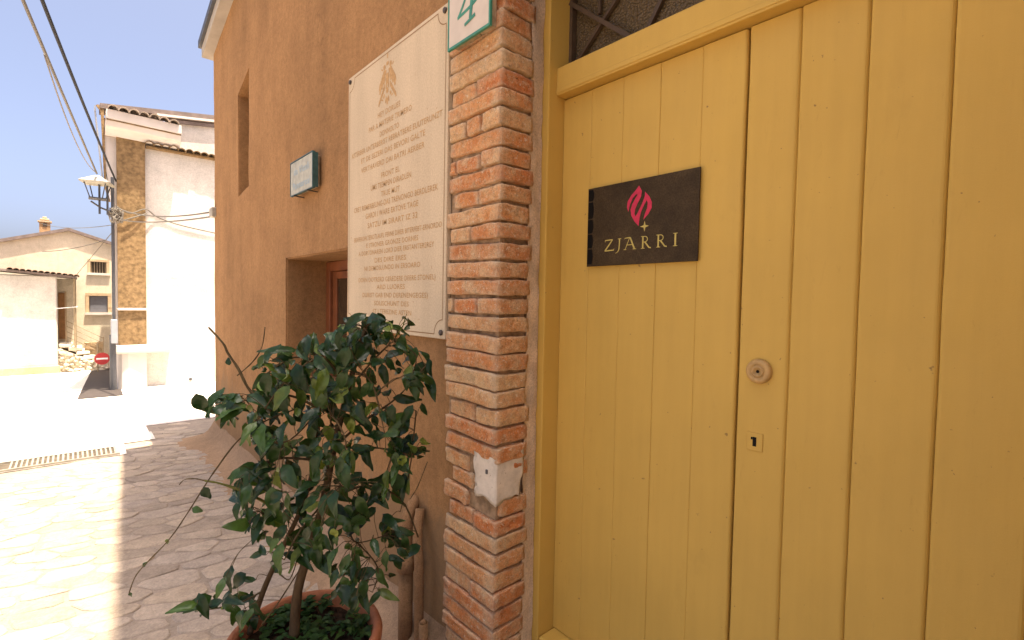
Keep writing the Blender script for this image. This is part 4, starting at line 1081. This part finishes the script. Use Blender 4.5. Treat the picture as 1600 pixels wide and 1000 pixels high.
for x in (.385, .50): link('bracket_post', tube([(x, 12.02, 3.0), (x, 12.02, 3.56)], .017, 8), M['dark_metal'], lamp)
link('bracket_arm', tube([(.26, 12.02, 3.22), (.40, 12.03, 3.12), (.62, 12.2, 3.06)], .016, 8), M['dark_metal'], lamp)
tag(link('cable_bundle', (lambda bm: [add_tube(bm, spline([Vector((.56 + rng.uniform(-.05, .18), 12.12 + rng.uniform(-.06, .06), 3.0 + rng.uniform(-.14, .16))) for _ in range(5)], 4), rng.uniform(.008, .014), 6) for _ in range(14)] and bm)(bmesh.new()), M['cable_pale']), 'tangle of grey cables hanging below the street lantern', 'cables')

# overhead cables
def cable(name, pts, r, mat, label, group='overhead cables over the street'):
    tag(link(name, tube(pts, r, 6), mat, None, True), label, 'cable', group)
def ext(a, b, t): a, b = Vector(a), Vector(b); return a + (b - a) * t
cable('overhead_cable', sag((.644, 12.29, 3.70), ext((.644, 12.29, 3.70), (-.160, 6, 4.10), 1.6), .10, 24), .016, M['cable_black'], 'single black overhead cable, highest across the sky')
cable('overhead_cable', sag((.348, 11.9, 3.72), ext((.348, 11.9, 3.72), (-.202, 7, 4.02), 1.7), .02, 24), .015, M['cable_grey'], 'thick grey overhead cable ending at the street lantern')
cable('overhead_cable', sag((.335, 11.9, 3.74), (-.19, 6.9, 3.90), .22, 24), .007, M['cable_pale'], 'thin slack wire looping under the thick grey overhead cable')
cable('wall_cable', sag((.66, 12.17, 3.16), (1.15, 6.03, 2.41), .10, 20), .010, M['cable_grey'], 'upper cable from brick pilaster to the pale junction box')
cable('wall_cable', sag((.66, 12.17, 2.95), (1.15, 6.03, 2.36), .06, 20), .010, M['cable_pale'], 'lower cable from brick pilaster to the pale junction box')
cable('wall_cable', spline([(.64, 12.2, 3.20), (.85, 12.24, 3.10), (1.1, 12.28, 3.22), (1.3, 12.37, 3.10), (1.7, 12.37, 2.98), (2.5, 12.37, 2.86)], 5), .012, M['cable_grey'], 'cable clipped along the white house wall')
cable('wall_cable', spline([(.75, 12.22, 2.95), (.95, 12.24, 3.05), (1.12, 12.3, 3.14)], 5), .014, M['cable_grey'], 'short thick cable slanting across the brick pilaster')
cable('distant_cable', sag((-.75, 22, 3.75), (.585, 12.2, 2.84), .1, 16), .007, M['cable_grey'], 'thin wire above the gable of the far house')
cable('distant_cable', sag((-.66, 20, 2.72), (.60, 16, 2.85), .06, 16), .010, M['cable_grey'], 'wire crossing the far house wall below its gable')
cable('distant_cable', [(.595, 13.0, 2.75), (.07, 22.9, 2.12), (.07, 22.9, 1.2)], .008, M['cable_grey'], 'wire dropping to the left edge of the far house wall')

# shadow of the white house, painted as a dark sheet on the lane
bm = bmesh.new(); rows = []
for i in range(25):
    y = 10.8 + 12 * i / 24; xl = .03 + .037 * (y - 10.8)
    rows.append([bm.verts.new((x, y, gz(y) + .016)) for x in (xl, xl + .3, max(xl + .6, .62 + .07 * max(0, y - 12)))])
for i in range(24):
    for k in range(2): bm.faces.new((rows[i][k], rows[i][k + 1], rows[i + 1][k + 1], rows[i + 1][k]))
kind(link('lane_shadow_sheet', bm, M['painted_shadow']), 'structure')

# ------------------------------------------------------------------ far house and shed
FY = 23.0
fh = thing('far_house', 'cream gabled house at the end of the street', 'house', (.4, 23.2, -1.2))
f = lambda p: Vector((p[0], FY, p[1]))
def wall_holes(name, X0, X1, Z0, ztop, holes, Y, mat, parent, depth=.18):
    bm = bmesh.new(); xs_ = sorted({X0, X1, *[h[0] for h in holes], *[h[1] for h in holes]}); zs_ = sorted({Z0, *[h[2] for h in holes], *[h[3] for h in holes]})
    G = {}
    for i, x in enumerate(xs_):
        for j in range(len(zs_) + 1): G[i, j] = bm.verts.new((x, Y, zs_[j] if j < len(zs_) else ztop(x)))
    for i in range(len(xs_) - 1):
        for j in range(len(zs_)):
            cx = (xs_[i] + xs_[i + 1]) / 2; cz = (zs_[j] + (zs_[j + 1] if j + 1 < len(zs_) else zs_[j] + .01)) / 2
            h = next((h for h in holes if h[0] < cx < h[1] and h[2] < cz < h[3]), None)
            if h is None: bm.faces.new((G[i, j], G[i + 1, j], G[i + 1, j + 1], G[i, j + 1]))
            else:
                lp = [G[i, j], G[i + 1, j], G[i + 1, j + 1], G[i, j + 1]]; bk = [bm.verts.new(v.co + Vector((0, depth, 0))) for v in lp]
                for k in range(4): bm.faces.new((lp[k], lp[(k + 1) % 4], bk[(k + 1) % 4], bk[k]))
    return link(name, bm, mat, parent)
gab = lambda x: 3.664 - .33 * abs(x + .093)
wx = [(.47, .905, 2.26, 2.66), (.42, .93, .84, 1.44)]
# split so that the stacked openings do not share columns
xs_all = (-4.0, -.093, 4.0)
def far_wall():
    bm = bmesh.new(); X = [-4.0, -.093, .42, .47, .905, .93, 4.0]; Z = [-3, .84, 1.44, 2.26, 2.66]; G = {}
    for i, x in enumerate(X):
        for j in range(6): G[i, j] = bm.verts.new((x, FY, Z[j] if j < 5 else max(gab(x), 2.67 if j == 5 else 0)))
    for i in range(6):
        for j in range(5):
            if (i == 3 and j == 3) or (i in (2, 3, 4) and j == 1): continue
            bm.faces.new((G[i, j], G[i + 1, j], G[i + 1, j + 1], G[i, j + 1]))
    for (i0, i1, j) in ((3, 4, 3), (2, 5, 1)):
        lp = [G[i0, j], G[i1, j], G[i1, j + 1], G[i0, j + 1]]; bk = [bm.verts.new(v.co + Vector((0, .2, 0))) for v in lp]
        for k in range(4): bm.faces.new((lp[k].co and lp[k], lp[(k + 1) % 4], bk[(k + 1) % 4], bk[k]))
    return link('wall', bm, M['yellow_house'], fh)
far_wall()
link('house_body', prism([(-4.0, -3), (4.0, -3), (4.0, 2.4), (-.093, 3.64), (-4.0, 2.4)], lambda p: Vector((p[0], FY + .21, p[1])), (0, 7, 0)), M['yellow_house'], fh)
link('roof', prism([(-.093, 3.67), (4.2, 3.67 - .33 * 4.29), (4.2, 3.67 - .33 * 4.29 + .1), (-.093, 3.775), (-4.2, 3.67 - .33 * 4.1 + .1), (-4.2, 3.67 - .33 * 4.1)], lambda p: Vector((p[0], FY - .12, p[1])), (0, 7.4, 0)), M['roof_dark'], fh)
# windows
def surround(x0, x1, z0, z1, t, sill):
    w_ = link('window_surround', box(x0 - t, x0 - .001, FY - .03, FY + .02, z0, z1), M['plinth'], fh)
    bm = bmesh.new(); add_box(bm, x1 + .001, x1 + t, FY - .03, FY + .02, z0, z1); add_box(bm, x0 - t, x1 + t, FY - .035, FY + .02, z1 + .001, z1 + t)
    link('surround_head', bm, M['plinth'], w_); link('sill', box(x0 - t - .02, x1 + t + .02, FY - .08, FY + .02, z0 - .08, z0 - .001), M['white_trim'], w_); return w_
wa = surround(.47, .905, 2.26, 2.66, .08, 1)
link('pane', box(.46, .915, FY + .14, FY + .16, 2.25, 2.67), M['pane'], wa)
for k in range(6): link('window_bar', tube([(.50 + .075 * k, FY + .05, 2.262), (.50 + .075 * k, FY + .05, 2.658)], .012, 6), M['rail'], wa)
wb = surround(.42, .93, .84, 1.44, .10, 1)
sh = link('shutter', box(.435, .915, FY + .06, FY + .1, .85, 1.43), M['shutter'], wb)
for k in range(9): link('slat', box(.45, .90, FY + .04, FY + .058, .875 + .06 * k, .915 + .06 * k), M['shutter'], wb)
link('wire_clip', box(.945, 1.4, FY - .035, FY - .02, 1.0, 1.015), M['rail'], wb)
ch = link('chimney', box(-.86, -.58, FY + .9, FY + 1.2, 3.3, 4.0), M['far_brick'], fh)
link('chimney_opening', box(-.77, -.66, FY + .88, FY + .899, 3.84, 3.96), M['pane'], ch)
bm = bmesh.new(); add_box(bm, -.90, -.54, FY + .86, FY + 1.24, 4.001, 4.05); add_box(bm, -.84, -.60, FY + .9, FY + 1.2, 4.051, 4.13, bev=.03, seg=2); add_box(bm, -.78, -.66, FY + .95, FY + 1.15, 4.131, 4.20, bev=.03, seg=2)
link('chimney_cap', bm, M['plinth'], ch)
# shed with porch
sd = thing('porch_house', 'low whitewashed porch house with tiled lean-to roof and brown door', 'house', (-.8, 22, -1.1))
link('front_wall', box(-6, -.38, 21.2, 21.5, -1.6, 2.05, bev=.03), M['cream_wall'], sd)
link('plinth', box(-6.02, -.33, 21.12, 21.19, -1.6, -.78, bev=.03), M['plinth'], sd)
link('recessed_wall', box(-3, .05, 22.3, 22.6, -1.6, 2.0), M['yellow_house'], sd)
link('roof_deck', prism([(-6, 2.55), (.10, 1.99), (.10, 2.05), (-6, 2.63)], lambda p: Vector((p[0], 20.95, p[1])), (0, 1.7, 0)), M['roof_dark'], sd)
et2 = link('roof_tile', half_tile(.40, .075, .065), M['tile_red']); first = True
x = -1.4
while x < .12:
    if first: o = et2; first = False
    else: o = et2.copy(); COL.objects.link(o)
    o.location = Vector((x, 20.88, 2.06 - .092 * (x - .1))) - sd.location; o.parent = sd; o.rotation_euler = (0, .09, 0); o.scale = (1, 4.2, .8)
    x += .135
dr = link('door', box(-.37, -.215, 22.24, 22.295, -.02, 1.52), M['door_brown'], sd)
link('door_frame', box(-.213, -.17, 22.25, 22.297, -.02, 1.57), M['plinth'], sd)
link('porch_post', tube([(.04, 21.25, -.25), (.035, 21.25, 1.99)], .035, 10), M['rail'], sd)
tag(link('porch_wire', tube([(-.40, 21.15, 1.02), (.10, 21.2, 1.08)], .014, 6), M['sign_white']), 'white pipe running across the porch to its post', 'pipe')
# steps, rubble wall, handrail
stp = thing('stone_steps', 'worn stone steps descending from the porch door', 'steps', (.2, 21.6, -1.0))
sw = [(-.36, -.02, -.12), (-.12, .20, -.25), (.06, .40, -.38), (.24, .60, -.52), (.42, .80, -.66)]
for x0, x1, z in sw:
    bm = box(x0, x1, 21.35, 22.2, z - .12, z, bev=.03, seg=2, jit=.02); link('step', bm, M['step'], stp)
bm = bmesh.new()
for k in range(170):
    x = rng.uniform(-.38, .85); zt = -.30 - .60 * max(0, (x + .30)) / 1.0; z = rng.uniform(-1.25, max(-1.2, zt)); s = rng.uniform(.03, .07)
    bmesh.ops.create_icosphere(bm, subdivisions=1, radius=s, matrix=Matrix.Translation((x, 21.32 + rng.uniform(-.05, .03), z)) @ Matrix.Diagonal((1.3, .8, .8, 1)))
add_prism(bm, [(-.40, -1.4), (.86, -1.4), (.86, -.92), (-.40, -.25)], lambda p: Vector((p[0], 21.36, p[1])), (0, .8, 0))
rough_up(bm, .012, 30)
kind(link('rubble_wall', bm, M['rubble'], stp), 'stuff')
tag(link('low_wall', (lambda b: (rough_up(b, .03, 9), b)[1])((lambda b: (dice(b, 4), b)[1])(box(.27, .72, 21.5, 21.75, -.62, -.12))), M['rubble_dark']), 'low brown rubble wall beside the far stone steps', 'wall')
hr = thing('handrail', 'rusty iron handrail along the far stone steps', 'railing', (.3, 21.4, -.5))
for k in range(4): link('rail', tube([(-.18, 21.4, .62 - .17 * k), (.74, 21.4, .02 - .17 * k)], .010, 6), M['rail'], hr)
link('post', tube([(-.18, 21.4, -.2), (-.18, 21.4, .66)], .013, 6), M['rail'], hr); link('post', tube([(.74, 21.4, -.62), (.74, 21.4, .06)], .013, 6), M['rail'], hr)
ne = thing('no_entry_sign', 'red round no entry sign with white bar on short post', 'road sign', (.62, 20, -.95))
o = link('disc', tube([(.655, 19.985, -.525), (.655, 20.0, -.525)], .19, 28), M['sign_red'], ne)
link('bar', box(.515, .795, 19.975, 19.984, -.552, -.498), M['sign_white'], ne)
link('post', tube([(.55, 20.03, -1.0), (.55, 20.03, 0)], .02, 8), M['rail'], ne)
